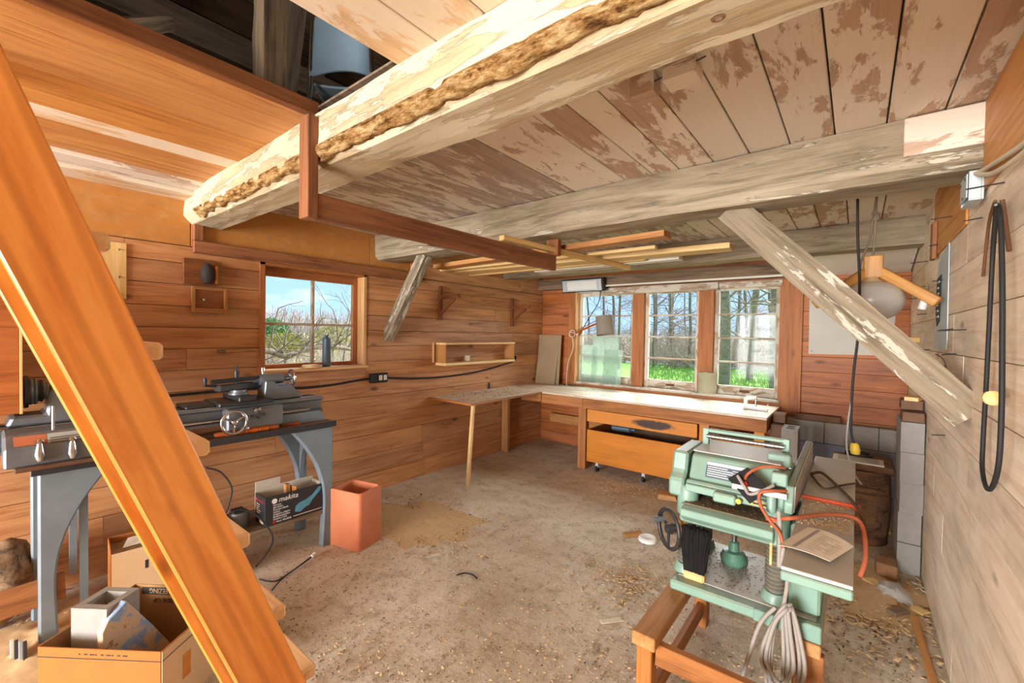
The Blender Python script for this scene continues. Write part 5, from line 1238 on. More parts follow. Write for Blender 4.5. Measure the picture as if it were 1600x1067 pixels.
tag(bar('wood_strip', None, (.23, 4.50, .02), (.10, 4.88, .30), .025, .04, 'new_lumber', (1, 0, 0)), 'lower wooden strip leaning by the drum at the block wall', 'strip')
p = at(1400, 897, 'Z', 0)
tag(box('brick', None, (.135, .245), (3.68, 3.82), (0, .095), 'brick_brown', .006, .004), 'single sandy brown brick on the floor by the block column', 'brick')

# ---------------------------------------------------------------- pendant lamp and hanging cord
pc = Vector((.062, 3.25, 0)); zh = at(1368, 400, 'Y', 3.25).z
t = thing('pendant_lamp', 'wooden three-armed pendant lamp with a cloudy glass globe', 'lamp', (pc.x, pc.y, zh))
tube('rope', t, [(pc.x+.005, pc.y, ZC-.002), (pc.x+.004, pc.y, zh+.16), (pc.x-.002, pc.y, zh)], .006, 'rope', 7)
tube('rope', t, [(pc.x+.01, pc.y+.01, ZC-.06), (pc.x-.02, pc.y, zh+.10), (pc.x-.055, pc.y-.01, zh-.03), (pc.x-.06, pc.y-.01, zh-.12)], .006, 'rope', 7)
spin('knot', t, (pc.x+.004, pc.y, zh+.20), (.2, 0, 1), [(0, .006), (.012, .02), (.03, .017), (.045, .006)], 'rope', 10)
box('hub', t, (pc.x-.045, pc.y*0+pc.x+.045), (pc.y-.045, pc.y+.045), (zh-.13, zh), 'lamp_wood', .006)
for a, (ux, uy) in enumerate(((.80, -.25), (-.78, -.30), (.18, .9))):
    d = Vector((ux, uy, 0)).normalized(); s0 = Vector((pc.x, pc.y, zh-.09))+d*.03; s1 = s0+d*.25+Vector((0, 0, -.19))
    bar('arm', t, s0, s1, .06, .055, 'lamp_wood', (0, 0, 1), .005)
    q = s0.lerp(s1, .78)-Vector((0, 0, .03)); cyl('socket', t, q, q+Vector((0, 0, -.045))-d*.01, .018, 'reflector', n=14)
zg = at(1365, 470, 'Y', 3.22).z
pr_ = [(math.cos(a)*.115, math.sin(a)*.148) for a in [PI/2-.35-(PI-.35)*i/20 for i in range(21)]]
pr_ = [(-zq if False else zq, r) for zq, r in [(-.115*math.cos(PI*i/22), .150*math.sin(PI*i/22)**.9) for i in range(0, 20)]]
spin('globe', t, (pc.x-.005, pc.y-.02, zg), (0, 0, 1), [(a, max(r, .0005)) for a, r in pr_], 'globe_glass', 36)
spin('globe_neck', t, (pc.x-.005, pc.y-.02, zg+.10), (0, 0, 1), [(0, .07), (.012, .055), (.03, .03), (.05, .02)], 'shavings', 24)
cyl('bulb_stem', t, (pc.x-.005, pc.y-.02, zg+.13), (pc.x-.005, pc.y-.02, zh-.12), .016, 'steel', n=12)
g2 = at(1325, 497, 'Y', 3.15); spin('lamp_globe', t, g2, (0, 0, -1), [(-.06, .02), (-.045, .045), (-.02, .058), (.01, .055), (.035, .036), (.045, 0)], 'white_plastic', 22)
q0 = at(1339, 318, 'Y', 3.05)
t = thing('hanging_cord', 'black cord hanging from the ceiling with a yellow socket at its end', 'cord', (q0.x, 3.05, .9))
C = lambda x, y: at(x, y, 'Y', 3.05)
tube('cable', t, [Vector((q0.x, 3.05, ZC-.002)), C(1340, 360), C(1343, 440), C(1341, 520), C(1334, 580), C(1330, 640), C(1330, 675), C(1334, 692)], .0065, 'rubber', 8)
tube('cable', t, [C(1336, 560), C(1331, 620), C(1325, 660), C(1323, 700), C(1332, 735), C(1346, 757)], .005, 'cable_grey', 8)
e = C(1335, 692); spin('socket', t, e, (.1, 0, -1), [(0, .012), (.01, .02), (.04, .024), (.06, .02), (.062, 0)], 'yellow', 14)

# ---------------------------------------------------------------- right wall items
RW = lambda x, y, d=.01: at(x, y, 'X', XR-d)
box('ply_patch', wr, (XR-.014, XR-.002), (1.0, 2.39), (2.12, 2.455), 'loft_orange', .003)
box('ply_patch', wr, (XR-.012, XR-.002), (2.72, 3.75), (2.06, 2.45), 'loft_orange', .003)
c = RW(1528, 296, .02)
t = thing('junction_box', 'open galvanised electrical box on the right wall under the middle beam', 'electrical box', c)
box('back', t, (XR-.022, XR-.014), (c.y-.075, c.y+.075), (c.z-.055, c.z+.055), 'galvanised', .002)
for z in (-.055, .05): box('side', t, (XR-.055, XR-.022), (c.y-.075, c.y+.075), (c.z+z, c.z+z+.005), 'galvanised', .001)
for y in (-.075, .07): box('side', t, (XR-.055, XR-.022), (c.y+y, c.y+y+.005), (c.z-.05, c.z+.05), 'galvanised', .001)
box('cover', t, (XR-.060, XR-.055), (c.y-.06, c.y+.06), (c.z-.04, c.z+.05), 'galvanised', .002)
for y, z in ((-.04, .035), (.045, .03), (.0, -.03)): spin('screw', t, (XR-.06, c.y+y, c.z+z), (-1, 0, 0), [(0, .006), (.003, .005), (.003, 0)], 'iron_dark', 8)
for k in range(2):
    tag(tube('wall_cable', None, [Vector((XR-.04, c.y-.03+.05*k, c.z+.058)), RW(1545-6*k, 272-8*k, .03), RW(1568, 262-16*k, .03), RW(1598, 240-14*k, .025), RW(1640, 205-14*k, .025)], .008, 'cable_white', 7), ('lower' if k == 0 else 'upper')+' white cable running up the right wall from the electrical box', 'cable')
# drive belt hung on a nail, and two rods
t = thing('drive_belt', 'long black rubber drive belt hanging in a loop on the right wall', 'belt', RW(1555, 330, .03))
loop = [RW(1557, 322, .04), RW(1551, 400, .03), RW(1546, 500, .03), RW(1541, 600, .03), RW(1536, 690, .03), RW(1535, 735, .035), RW(1542, 763, .04), RW(1552, 758, .045), RW(1561, 720, .045), RW(1565, 640, .045), RW(1566, 540, .045), RW(1566, 430, .045), RW(1563, 340, .045), RW(1557, 320, .045)]
tube('belt', t, loop, .0065, 'rubber', 8)
cyl('nail', t, RW(1557, 318, -.0), RW(1556, 320, .06), .004, 'iron_dark', n=8)
spin('wooden_knob', t, RW(1548, 622, .045), (0, -1, .1), [(0, .01), (.006, .022), (.03, .022), (.036, .01)], 'new_lumber', 14)
t = thing('iron_rod', 'thin rusty rod hanging beside the belt, the left one', 'rod', RW(1553, 316)); tube('rod', t, [RW(1555, 314, .03), RW(1545, 350, .02), RW(1536, 432, .015)], .005, 'rust', 7)
t = thing('iron_rod', 'thin rusty rod hanging beside the belt, the right one', 'rod', RW(1568, 312)); tube('rod', t, [RW(1566, 312, .03), RW(1571, 345, .02), RW(1577, 392, .015)], .006, 'rust', 7)
a = RW(1480, 382, .004); b = RW(1456, 542, .004)
t = thing('metal_sheet', 'tall narrow strip of blue-grey sheet metal with a dark worn patch on the right wall', 'sheet', (XR, 3.4, 1.5))
prism('sheet', t, [(3.20, 2.07), (3.16, 1.55), (3.18, 1.50), (3.62, 1.50), (3.60, 1.85), (3.55, 2.0), (3.38, 2.04)], .004, 'galvanised', Matrix(((0, 0, 1, XR-.004), (1, 0, 0, 0), (0, 1, 0, 0), (0, 0, 0, 1))))
prism('worn_patch', t, [(3.40, 1.92), (3.56, 1.91), (3.58, 1.72), (3.52, 1.63), (3.42, 1.66), (3.40, 1.8)], .003, 'rubber', Matrix(((0, 0, 1, XR-.008), (1, 0, 0, 0), (0, 1, 0, 0), (0, 0, 0, 1))))
for i in range(7): box('worn_mark', t, (XR-.012, XR-.009), (3.44+.02*(i % 3), 3.52+.01*(i % 2)), (1.68+.033*i, 1.69+.033*i), 'galvanised', 0)
for x, y, lab, m in ((1460, 385, 'upright reddish wood cleat above the sheet metal strip', 'rail_brown'),):
    p = RW(x, y, .02); tag(box('wood_cleat', None, (XR-.035, XR-.0135), (p.y-.05, p.y+.05), (p.z-.08, p.z+.14), m, .003), lab, 'cleat')
p = RW(1432, 531, .02); tag(box('wood_cleat', None, (XR-.10, XR-.001), (p.y-.03, p.y+.03), (p.z-.02, p.z+.02), 'new_lumber', .003), 'small pale wooden peg on the right wall below the sheet metal', 'peg')
for k, (x, y) in enumerate(((1493, 337), (1535, 340), (1470, 381), (1450, 408), (1476, 437), (1447, 447), (1445, 465), (1448, 490), (1490, 514), (1510, 515), (1494, 553), (1453, 546), (1440, 632), (1436, 690), (1477, 680), (1600-30, 285))):
    p = RW(x, y, 0); l = .05 if k % 3 else .09
    cyl('nail', wr, p, p+Vector((-l, 0, -.006)), .0028, 'iron_dark', n=6)
p = RW(1494, 553, 0); tag(tube('wire_loop', None, [p+Vector((-.07, 0, -.005)), p+Vector((-.05, -.12, -.04)), p+Vector((-.03, -.13, -.2)), p+Vector((-.03, -.15, -.30)), p+Vector((-.03, -.11, -.2)), p+Vector((-.05, -.11, -.05))], .0025, 'rope', 5), 'thin string hanging from a long nail on the right wall', 'string')

# ---------------------------------------------------------------- green planer-jointer on its wooden stand
t = thing('machine_stand', 'low rough wooden stand beneath the green planer', 'stand', (-.35, 2.0, 0))
for x0, x1 in ((-.655, -.565), (-.165, -.075)):
    box('top_beam', t, (x0, x1), (1.60 if x0 < -.5 else 1.96, 2.52), (.352, .404), 'lumber_dark', .004)
    for y0, y1 in (((1.62, 1.70) if x0 < -.5 else (1.97, 2.05), (2.42, 2.50))): pass
for x0, x1, y0, y1 in ((-.645, -.585, 1.625, 1.69), (-.645, -.585, 2.42, 2.49), (-.155, -.095, 2.42, 2.49)): box('leg', t, (x0, x1), (y0, y1), (0, .351), 'bench_wood', .004)
box('leg', t, (-.165, -.065), (1.985, 2.025), (0, .351), 'bench_wood', .004)
bar('front_rail', t, (-.58, 1.665, .315), (-.13, 1.70, .30), .035, .085, 'bench_wood')
box('leg', t, (-.155, -.095), (1.67, 1.73), (0, .35), 'bench_wood', .004)
bar('rear_rail', t, (-.61, 2.455, .25), (-.12, 2.455, .25), .035, .09, 'bench_wood')
bar('side_rail', t, (-.615, 1.66, .10), (-.615, 2.45, .10), .03, .07, 'bench_wood')
bx_, by_ = (-.635, -.075), (1.97, 2.49)
t = thing('planer', 'green cast planer-jointer with handwheel, ribbed columns and long side table', 'machine', (-.35, 2.2, .404))
prism('base', t, [(bx_[0], by_[0]), (bx_[1], by_[0]+.01), (bx_[1], by_[1]), (bx_[0], by_[1])], .045, 'green_enamel', Matrix.Translation((0, 0, .4275)), .008)
box('base_plate', t, (bx_[0]+.02, bx_[1]-.02), (by_[0]+.06, by_[1]-.02), (.451, .455), 'machined', .002)
prism('base_skirt', t, [(-.30, .404), (-.075, .404), (-.075, .47), (-.12, .47), (-.16, .452), (-.30, .452)], .03, 'green_enamel', Matrix(((1, 0, 0, 0), (0, 0, 1, 1.985), (0, 1, 0, 0), (0, 0, 0, 1))), .004)
for x, y in ((-.60, 2.10), (-.24, 2.10), (-.60, 2.40), (-.24, 2.40)):
    prof = [(0, .042), (.03, .040), (.032, .034)]
    for k in range(13): z = .045+.017*k; prof += [(z, .031), (z+.005, .040), (z+.010, .040), (z+.015, .031)]
    col_ = spin('column_bellows', t, (x, y, .452), (0, 0, 1), prof, 'bellows', 22, 20)
    spin('column_sleeve', t, (x, y, .452+.265), (0, 0, 1), [(0, .043), (.005, .047), (.13, .047), (.14, .040)], 'green_enamel', 22)
    spin('column_foot', t, (x, y, .452), (0, 0, 1), [(0, .055), (.012, .052), (.035, .046), (.04, .042)], 'green_enamel', 22)
box('planer_bed', t, (-.615, -.225), (2.02, 2.46), (.705, .785), 'green_enamel', .008)
box('bed_plate', t, (-.60, -.24), (2.03, 2.45), (.786, .791), 'dusty_brown', .001)
prism('bed_lip', t, [(2.02, .785), (1.985, .775), (1.985, .745), (2.02, .715)], .36, 'green_enamel', Matrix(((0, 0, 1, -.42), (1, 0, 0, 0), (0, 1, 0, 0), (0, 0, 0, 1))), .003)
cyl('lift_screw', t, (-.44, 2.31, .455), (-.44, 2.31, .705), .014, 'steel', n=14)
spin('screw_housing', t, (-.44, 2.31, .455), (0, 0, 1), [(0, .055), (.025, .062), (.055, .045), (.06, .024), (.10, .022), (.105, .015)], 'green_dark', 26)
hd = box('head', t, (-.605, -.225), (2.07, 2.46), (.835, .885), 'green_enamel', .008)
prism('head_cover', t, [(2.10, .885), (2.15, .985), (2.20, 1.0), (2.40, .995), (2.45, .885)], .36, 'green_enamel', Matrix(((0, 0, 1, -.42), (1, 0, 0, 0), (0, 1, 0, 0), (0, 0, 0, 1))), .006)
box('chip_deflector', t, (-.60, -.24), (2.16, 2.44), (1.0005, 1.006), 'machined', .002)
prism('end_housing', t, [(2.06, .80), (2.06, .88), (2.10, .91), (2.12, 1.0), (2.40, 1.0), (2.46, .88), (2.46, .80)], .07, 'green_enamel', Matrix(((0, 0, 1, -.645), (1, 0, 0, 0), (0, 1, 0, 0), (0, 0, 0, 1))), .010)
prism('end_housing', t, [(2.06, .80), (2.06, .90), (2.10, .93), (2.12, .97), (2.40, .97), (2.46, .88), (2.46, .80)], .05, 'green_enamel', Matrix(((0, 0, 1, -.235), (1, 0, 0, 0), (0, 1, 0, 0), (0, 0, 0, 1))), .008)
# rating plate on the sloping cover
nrm = Vector((0, -.10, .05)).normalized(); pl0 = Vector((-.42, 2.125, .935))
u_ = Vector((1, 0, 0)); v_ = nrm.cross(u_); PM = lambda a, b, o=.002: Matrix(((u_.x, v_.x, nrm.x, pl0.x+u_.x*a+v_.x*b+nrm.x*o), (u_.y, v_.y, nrm.y, pl0.y+u_.y*a+v_.y*b+nrm.y*o), (u_.z, v_.z, nrm.z, pl0.z+u_.z*a+v_.z*b+nrm.z*o), (0, 0, 0, 1)))
plq = prism('rating_plate', t, [(-.11, -.035), (.07, -.035), (.07, .038), (-.11, .038)], .002, 'can_blue', PM(0, 0, .001))
prism('plate_header', plq, [(-.108, .022), (.068, .022), (.068, .036), (-.108, .036)], .001, 'ink_white', PM(0, 0))
for i in range(5): prism('plate_line', plq, [(-.104, .012-.010*i), (-.02+.02*(i % 3), .012-.010*i), (-.02+.02*(i % 3), .016-.010*i), (-.104, .016-.010*i)], .001, 'ink_white', PM(0, 0)); prism('plate_line', plq, [(.0, .010-.010*i), (.06, .010-.010*i), (.06, .013-.010*i), (.0, .013-.010*i)], .001, 'ink_white', PM(0, 0))
hf = bar('lift_handle', t, (-.585, 2.33, 1.075), (-.235, 2.33, 1.075), .022, .020, 'green_enamel', bev=.006)
for x in (-.585, -.24): box('handle_post', t, (x-.014, x+.014), (2.318, 2.342), (1.003, 1.086), 'green_enamel', .003)
cyl('handle_tube', t, (-.575, 2.30, 1.052), (-.245, 2.30, 1.052), .010, 'steel', n=12)
ib = box('infeed_bar', t, (-.60, -.25), (2.05, 2.072), (.838, .872), 'green_enamel', .004)
box('knob_block', t, (-.475, -.385), (2.02, 2.05), (.83, .872), 'green_enamel', .006)
spin('lock_knob', t, (-.375, 2.05, .852), (0, -1, 0), [(0, .007), (.012, .007), (.014, .013), (.024, .011), (.025, 0)], 'yellow', 12)
lb = box('yellow_label', t, (-.335, -.27), (2.0485, 2.0495), (.846, .862), 'yellow', 0)
for x in (-.325, -.297): box('label_mark', lb, (x, x+.022), (2.0475, 2.0484), (.850, .858), 'ink', 0)
# handwheel
wc = at(1045, 826, 'Y', 2.06); wh = wheel('handwheel', t, wc, (-.65, -.76, 0), .088, 3, .010, 'iron_dark', False)
cyl('handwheel_shaft', t, wc, (-.63, 2.11, .61), .010, 'steel', n=10); spin('crank_grip', wh, wc+Vector((-.03, .03, .03)), (-.65, -.76, 0), [(0, .012), (.05, .014), (.06, .012), (.062, 0)], 'iron_grey', 14)
spin('spring', t, (-.69, 2.11, .62), (1, 0, 0), [(0, .022), (.01, .026), (.02, .022), (.03, .026), (.04, .022), (.05, .026), (.06, .022)], 'bellows', 16)
box('gear_bracket', t, (-.635, -.60), (2.06, 2.12), (.58, .70), 'lumber_dark', .004)
cyl('cross_shaft', t, (-.60, 2.14, .665), (-.45, 2.20, .685), .008, 'steel', n=10)
# side jointer
fz = .85
jt = box('outfeed_table', t, (-.172, .012), (2.29, 3.10), (fz-.035, fz+.008), 'machined', .003)
box('guard_edge', jt, (-.172, .03), (2.275, 2.289), (fz-.01, fz+.012), 'orange_paint', .002)
it = box('infeed_table', t, (-.165, .010), (1.55, 2.27), (fz-.012, fz), 'machined', .002)
box('table_skirt', it, (-.165, .010), (1.545, 2.27), (fz-.042, fz-.013), 'green_enamel', .004)
box('table_carrier', t, (-.19, -.085), (2.06, 2.50), (.455, fz-.05), 'green_enamel', .01)
fn = prism('fence', t, [(2.02, fz+.0), (2.02, fz+.04), (2.06, fz+.10), (2.95, fz+.12), (2.98, fz+.0)], .03, 'green_enamel', Matrix(((0, 0, 1, -.195), (1, 0, 0, 0), (0, 1, 0, 0), (0, 0, 0, 1))), .004)
prism('fence_face', fn, [(2.04, fz+.004), (2.07, fz+.098), (2.94, fz+.118), (2.96, fz+.004)], .003, 'machined', Matrix(((0, 0, 1, -.1783), (1, 0, 0, 0), (0, 1, 0, 0), (0, 0, 0, 1))))
box('fence_bracket', t, (-.30, -.21), (2.22, 2.27), (.98, 1.035), 'green_enamel', .006); cyl('fence_rod', t, (-.33, 2.25, .975), (-.21, 2.25, .975), .009, 'steel', n=10)
# switch plate, rule and cables
SPm = Matrix.Translation((-.345, 2.03, .93)) @ Matrix.Rotation(math.radians(58), 4, 'X')
sw = prism('switch_plate', t, [(-.075, .01), (-.005, .075), (.085, .0), (.02, -.075)], .006, 'black', SPm, .002)
spin('stop_button', sw, SPm @ Vector((-.005, .0, .003)), SPm.to_3x3() @ Vector((0, 0, 1)), [(0, .011), (.008, .011), (.012, .008), (.013, 0)], 'red_plastic', 14)
box('rule', t, (-.40, -.20), (2.015, 2.026), (.905, .928), 'machined', .002)
box('switch_box', t, (-.262, -.205), (2.06, 2.10), (.94, .995), 'green_enamel', .005)
spin('chuck', t, (-.255, 2.035, .84), (0, 0, 1), [(0, .018), (.07, .018), (.075, .014)], 'green_enamel', 14)
box('orange_tag', t, (-.275, -.225), (2.045, 2.055), (.795, .812), 'orange_paint', .002)
cyl('dip_rod', t, (-.250, 2.02, .63), (-.250, 2.02, .79), .005, 'new_lumber', n=8)
for nm, pts, r, m in (('cable', [(-.36, 2.06, .93), (-.34, 2.02, .98), (-.30, 2.04, 1.01), (-.25, 2.06, 1.02), (-.22, 2.10, 1.01)], .006, 'cable_red'),
                ('cable', [(-.38, 2.03, .96), (-.35, 2.00, .93), (-.33, 2.01, .90), (-.28, 2.0, .93), (-.25, 2.03, .95)], .007, 'cable_grey'),
                ('cable', [(-.20, 2.06, .93), (-.25, 2.0, .935), (-.29, 1.985, .92), (-.285, 1.985, .87), (-.25, 1.98, .82), (-.215, 1.96, .79), (-.20, 1.95, .74)], .007, 'cable_red'),
                ('cable', [(-.205, 1.93, .86), (-.17, 1.92, .875), (-.08, 2.06, .868), (.0, 2.12, .862), (.035, 2.10, .84), (.045, 2.02, .76), (.03, 1.98, .70)], .008, 'cable_red'),
                ('cable', [(-.16, 2.62, .872), (-.12, 2.66, .875), (-.05, 2.48, .87), (.0, 2.30, .872), (.035, 2.18, .85), (.045, 2.12, .78)], .007, 'chips_dark'),
                ('cable', [(-.16, 2.60, .872), (-.10, 2.42, .868), (-.04, 2.52, .868), (.01, 2.60, .868)], .005, 'chips_dark'),
                ('drain_hose', [(-.225, 2.0, .86), (-.218, 1.985, .80), (-.215, 1.97, .74), (-.213, 1.955, .66)], .009, 'cable_grey')):
    tube(nm, t, pts, r, m, 8)
# grey cord hung in loops on the machine's base
t = thing('cord_coil', 'bundle of grey cable hung in long loops from the green machine', 'cord', (-.2, 1.95, .45))
for k in range(5):
    w = .016+.010*k; x = -.205+.006*k; y = 1.945-.010*(k % 3); zb_ = .09+.035*((k*2) % 5); zt_ = .515+.008*(k % 2)
    tube('loop', t, [(x, y+.04, zt_-.02), (x+.01, y+.01, zt_), (x-w*.7, y-.005, zt_-.06), (x-w*1.4, y-.012, .32), (x-w, y-.008, zb_+.04), (x, y-.004, zb_), (x+w*.8, y-.008, zb_+.05), (x+w*1.1, y-.012, .33), (x+w*.6, y, zt_-.05), (x+.012, y+.02, zt_+.004)], .0075, 'cable_grey', 8)
tube('tail', t, [(-.22, 1.95, .50), (-.27, 1.93, .42), (-.31, 1.90, .25), (-.33, 1.86, .15), (-.34, 1.83, .02)], .0075, 'cable_grey', 8)
tube('lead', t, [(-.195, 1.955, .515), (-.185, 1.955, .62), (-.205, 1.955, .68), (-.20, 1.955, .74)], .0075, 'cable_grey', 8)
# black bench brush standing on the base
bc = Vector((-.545, 2.035, .452))
t = thing('bench_brush', 'black-bristled brush with a wooden back standing on the machine base', 'brush', bc)
box('wooden_back', t, (bc.x-.045, bc.x+.045), (bc.y-.022, bc.y+.022), (.452, .492), 'new_lumber', .008)
vs, fs = [], []; rnd = random.Random(5)
for i in range(900):
    x = rnd.uniform(-.043, .043); y = rnd.uniform(-.02, .02); h = .175+.02*rnd.random(); l = Vector((x*.25+rnd.gauss(0, .007), rnd.gauss(0, .008)+.01, h)); a = Vector((bc.x+x, bc.y+y, .49)); b_ = len(vs); w = .0017
    m_ = a+l*.5+Vector((rnd.gauss(0, .003), rnd.gauss(0, .003), 0))
    for q in (a, m_, a+l): vs += [q+Vector((w, 0, 0)), q+Vector((-w*.5, w*.9, 0)), q+Vector((-w*.5, -w*.9, 0))]
    for s_ in (0, 3): fs += [(b_+s_+j, b_+s_+(j+1) % 3, b_+s_+3+(j+1) % 3, b_+s_+3+j) for j in range(3)]
    fs.append((b_+6, b_+7, b_+8))
tag(mesh('bristles', t, vs, fs, 'black'), kind='stuff')
# folded instruction sheet on the jointer table
t = thing('instruction_sheet', 'folded printed sheet of paper lying on the near end of the side table', 'paper', (-.08, 1.85, fz))
cs = [at(x, y, 'Z', fz+.006) for x, y in ((1215, 851), (1262, 826), (1334, 860), (1297, 881))]
def sheet(u, v):
    p = cs[0].lerp(cs[1], v).lerp(cs[3].lerp(cs[2], v), u); z = fz+.006+.016*math.sin(PI*u)*(.5+.5*v)*.8+.008*u+.006*v; return Vector((p.x, p.y, z))
vs = [sheet(i/10, j/8) for i in range(11) for j in range(9)]; vs += [v-Vector((0, 0, .0012)) for v in vs]
fs = [(i*9+j, (i+1)*9+j, (i+1)*9+j+1, i*9+j+1) for i in range(10) for j in range(8)]; fs += [tuple(99+k for k in f)[::-1] for f in fs]
ed = [i*9 for i in range(11)]+[90+j for j in range(1, 9)]+[i*9+8 for i in range(9, -1, -1)]+[j for j in range(7, 0, -1)]
fs += [(ed[(i+1) % len(ed)], ed[i], ed[i]+99, ed[(i+1) % len(ed)]+99) for i in range(len(ed))]
mesh('paper', t, vs, fs, 'paper', Matrix(), True, 60)
def strip(nm, u0, u1, v0, v1, m):
    k = 6; a = [sheet(u0+(u1-u0)*i/k, v)+Vector((0, 0, .0007)) for i in range(k+1) for v in (v0, v1)]
    mesh(nm, t, a, [(2*i, 2*i+2, 2*i+3, 2*i+1) for i in range(k)], m)
strip('print_band', .24, .33, .06, .95, 'cable_grey')
for i in range(9): strip('print_line', .45+.012*(i % 2), .62+.1*(i % 3), .15+.08*i, .165+.08*i, 'cable_grey')
for i in range(7): strip('print_line', .78, .92, .2+.08*i, .212+.08*i, 'cable_grey')
for i in range(4): strip('print_line', .27, .31, .2+.1*i, .25+.1*i, 'ink')

# ---------------------------------------------------------------- floor clutter
def fl(px, py): p = at(px, py, 'Z', 0); p.z = .001; return p
def area(px0, px1, py0, py1):
    def f():
        p = fl(random.uniform(px0, px1), random.uniform(py0, py1))
        while not (XL+.03 < p.x < XR-.03 and p.y < 5.0): p = fl(random.uniform(px0, px1), random.uniform(py0, py1))
        return p.x, p.y, 0
    return f
def blob(c, r):
    def f():
        a = random.uniform(0, 2*PI); q = abs(random.gauss(0, .5)); return min(XR-.02, max(XL+.02, c.x+r[0]*q*math.cos(a))), c.y+r[1]*q*math.sin(a), 0
    return f
def pile(name, c, r, h, mat, label, seed):
    n, m = 28, 12; vs, fs = [(c.x, c.y, h)], []
    for i in range(1, m+1):
        for k in range(n):
            a = 2*PI*k/n; q = i/m*(1+.42*noise.noise(Vector((math.cos(a)*1.5, math.sin(a)*1.5, seed)))+.28*noise.noise(Vector((math.cos(a)*4, math.sin(a)*4, seed+5)))); x = c.x+r[0]*q*math.cos(a); y = c.y+r[1]*q*math.sin(a)
            vs.append((x, y, max(-.004, h*math.exp(-2.2*(i/m)**2)*(1+.5*noise.noise(Vector((x*16, y*16, seed))))-h*.11*(i/m)-(.004 if i == m else 0))))
    for k in range(n): fs.append((0, 1+k, 1+(k+1) % n))
    for i in range(m-1):
        for k in range(n): fs.append((1+i*n+k, 1+(i+1)*n+k, 1+(i+1)*n+(k+1) % n, 1+i*n+(k+1) % n))
    return tag(mesh(name, None, vs, fs, mat, smooth=True), label, 'sawdust', kind='stuff')
pile('sawdust_pile', fl(660, 815), (.55, .38), .022, 'shavings', 'low heap of sawdust beside the clay flue tile', 1)
pile('sawdust_pile', fl(1375, 930), (.24, .42), .030, 'shavings', 'sawdust heap on the floor by the right wall', 2)
pile('sawdust_pile', fl(70, 1010), (.38, .35), .06, 'shavings', 'pale shavings heap around the left lathe leg', 3)
SPOTS = [('shavings', 1500, blob(fl(665, 815), (.75, .45)), (.004, .016), 'pale wood shavings scattered over the heap by the flue tile'), ('chips_dark', 300, blob(fl(670, 810), (.7, .4)), (.003, .012), 'dark bark crumbs among the shavings by the flue tile'),
 ('shavings', 1100, blob(fl(1370, 940), (.3, .6)), (.004, .02), 'curled shavings scattered along the right wall'), ('chips_dark', 350, blob(fl(1370, 960), (.28, .7)), (.002, .009), 'dark crumbs scattered along the right wall'),
 ('shavings', 700, blob(fl(70, 1005), (.40, .35)), (.006, .022), 'shavings around the left lathe leg'), ('chips_grey', 3000, area(430, 1440, 790, 1066), (.002, .009), 'grey wood crumbs all over the concrete floor'),
 ('shavings', 1400, area(480, 1440, 780, 1066), (.002, .011), 'pale chips strewn over the concrete floor'), ('chips_dark', 900, area(430, 1440, 730, 1066), (.0015, .006), 'dark crumbs strewn over the concrete floor'), ('shavings', 500, blob(fl(980, 905), (.5, .5)), (.003, .014), 'pale chips in the middle of the floor'), ('shavings', 250, area(940, 1075, 745, 790), (.003, .01), 'pale crumbs under the bench front')]
for m, n, f, sz, lab in SPOTS: chips('floor_debris', None, n, f, m, sz, .001, label=lab, cat='debris')
chips('bench_dust', None, 420, lambda: (random.uniform(-3.55, -.65), random.uniform(4.42, 5.1), BZ), 'chips_dark', (.0015, .005), .001, label='dark crumbs on the long worktop', cat='debris')
chips('bench_dust', None, 200, lambda: (random.uniform(-3.55, -3.05), random.uniform(3.2, 4.3), BZ-.002), 'chips_dark', (.002, .010), .001, label='dark crumbs on the left wing of the worktop', cat='debris')
chips('table_dust', None, 350, lambda: (random.uniform(-.155, .0), random.uniform(1.95, 2.26), fz), 'shavings', (.0015, .005), .0005, label='fine chips on the side table of the green machine', cat='debris')
chips('base_dust', None, 500, lambda: (random.uniform(-.58, -.14), random.uniform(2.06, 2.44), .455), 'chips_dark', (.0012, .004), .0005, label='dark dust on the base of the green machine', cat='debris')
chips('bed_dust', None, 420, lambda: (random.uniform(-.59, -.25), random.uniform(2.035, 2.44), .791), 'chips_dark', (.0015, .006), .0005, label='dark chips on the planer bed', cat='debris')
p = fl(1012, 845); tag(spin('round_lid', None, (p.x, p.y, 0), (0, 0, 1), [(0, .062), (.004, .068), (.022, .068), (.03, .06), (.032, .052), (.028, .046), (.028, 0)], 'white_plastic', 28), 'round white plastic lid on the floor left of the machine\'s handwheel', 'lid')
def scrap(name, label, px0, px1, w, h, m, cat='offcut', dz=0., jit=.003):
    a, b = fl(*px0), fl(*px1); a.z = b.z = h/2+.001+dz
    return tag(bar(name, None, a, b, w, h, m, jit=jit), label, cat)
scrap('wood_lath', 'long thin orange lath lying on the floor along the right wall', (1428, 966), (1470, 1110), .032, .014, 'loft_orange', 'lath', .002, .001)
scrap('wood_offcut', 'flat pale offcut on the sawdust beside the crumpled plastic', (1355, 909), (1385, 930), .07, .03, 'new_lumber')
scrap('wood_offcut', 'square brown offcut in front of the crumpled plastic', (1385, 945), (1405, 952), .08, .02, 'lumber_dark')
scrap('wood_offcut', 'small dark broken offcut near the top end of the orange lath', (1392, 964), (1414, 958), .05, .03, 'old_dark')
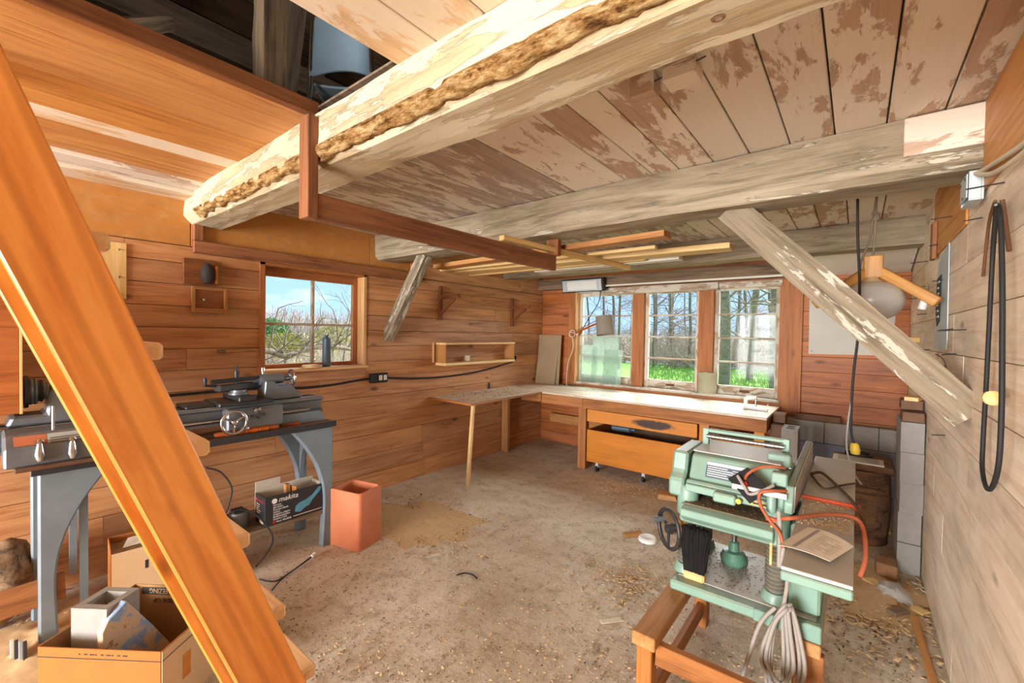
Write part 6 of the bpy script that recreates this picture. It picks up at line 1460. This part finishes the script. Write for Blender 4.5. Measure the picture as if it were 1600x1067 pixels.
scrap('wood_frame_piece', 'flat pale wooden plate with a dark centre against the right wall', (1425, 950), (1448, 962), .07, .014, 'new_lumber')
scrap('bark_chunk', 'pale splintered bark chunk on the floor below the rolling cabinet', (1030, 777), (1058, 782), .10, .055, 'lumber_dark', 'bark', 0, .012)
scrap('wood_offcut', 'flat grey stick behind the round white lid', (975, 838), (1003, 835), .05, .02, 'lumber_dark')
scrap('paper_scrap', 'small white paper scrap near the middle of the floor', (938, 972), (972, 968), .035, .003, 'paper', 'scrap')
scrap('paper_scrap', 'bent paper scrap near the planer stand', (1016, 921), (1036, 935), .04, .004, 'paper', 'scrap')
scrap('paper_scrap', 'white paper strip in front of the sawdust heap', (664, 872), (688, 866), .03, .003, 'paper', 'scrap')
p = fl(730, 900); tag(tube('wire_scrap', None, [fl(713, 900)+Vector((0, 0, .004)), fl(725, 897)+Vector((0, 0, .006)), fl(738, 899)+Vector((0, 0, .004)), fl(745, 905)+Vector((0, 0, .004))], .005, 'rubber', 6), 'short curl of black rubber on the open floor', 'scrap')
p = fl(1395, 930); vs, fs = [], []
for i in range(13):
    for j in range(11):
        u, v = i/12-.5, j/10-.5; vs.append((p.x+.17*u, p.y+.22*v, .006+max(0, .05*(1-3.2*(u*u+v*v)))*(1.0+.9*noise.noise(Vector((u*9, v*9, 3))))+.03*abs(noise.noise(Vector((u*14, v*14, 8))))))
for i in range(12):
    for j in range(10): fs.append((i*11+j, (i+1)*11+j, (i+1)*11+j+1, i*11+j+1))
tag(mesh('plastic_bag', None, vs, fs, 'plastic_film', smooth=True), 'crumpled clear plastic bag on the sawdust by the right wall', 'plastic bag')
a = fl(1330, 970); tag(tube('wood_curl', None, [a+Vector((.03*math.cos(k*.8), .04*math.sin(k*.8), .006+.004*(k % 2))) for k in range(8)], .004, 'shavings', 5), 'ring-shaped wood curl on the floor between machine and right wall', 'curl')
a = fl(1440, 920); tag(tube('wire_tangle', None, [a+Vector((.02*math.cos(k*1.3)*k*.3, .05*math.sin(k*1.1), .006)) for k in range(9)], .004, 'cable_white', 6), 'pale bit of twisted cord at the foot of the right wall', 'cord')
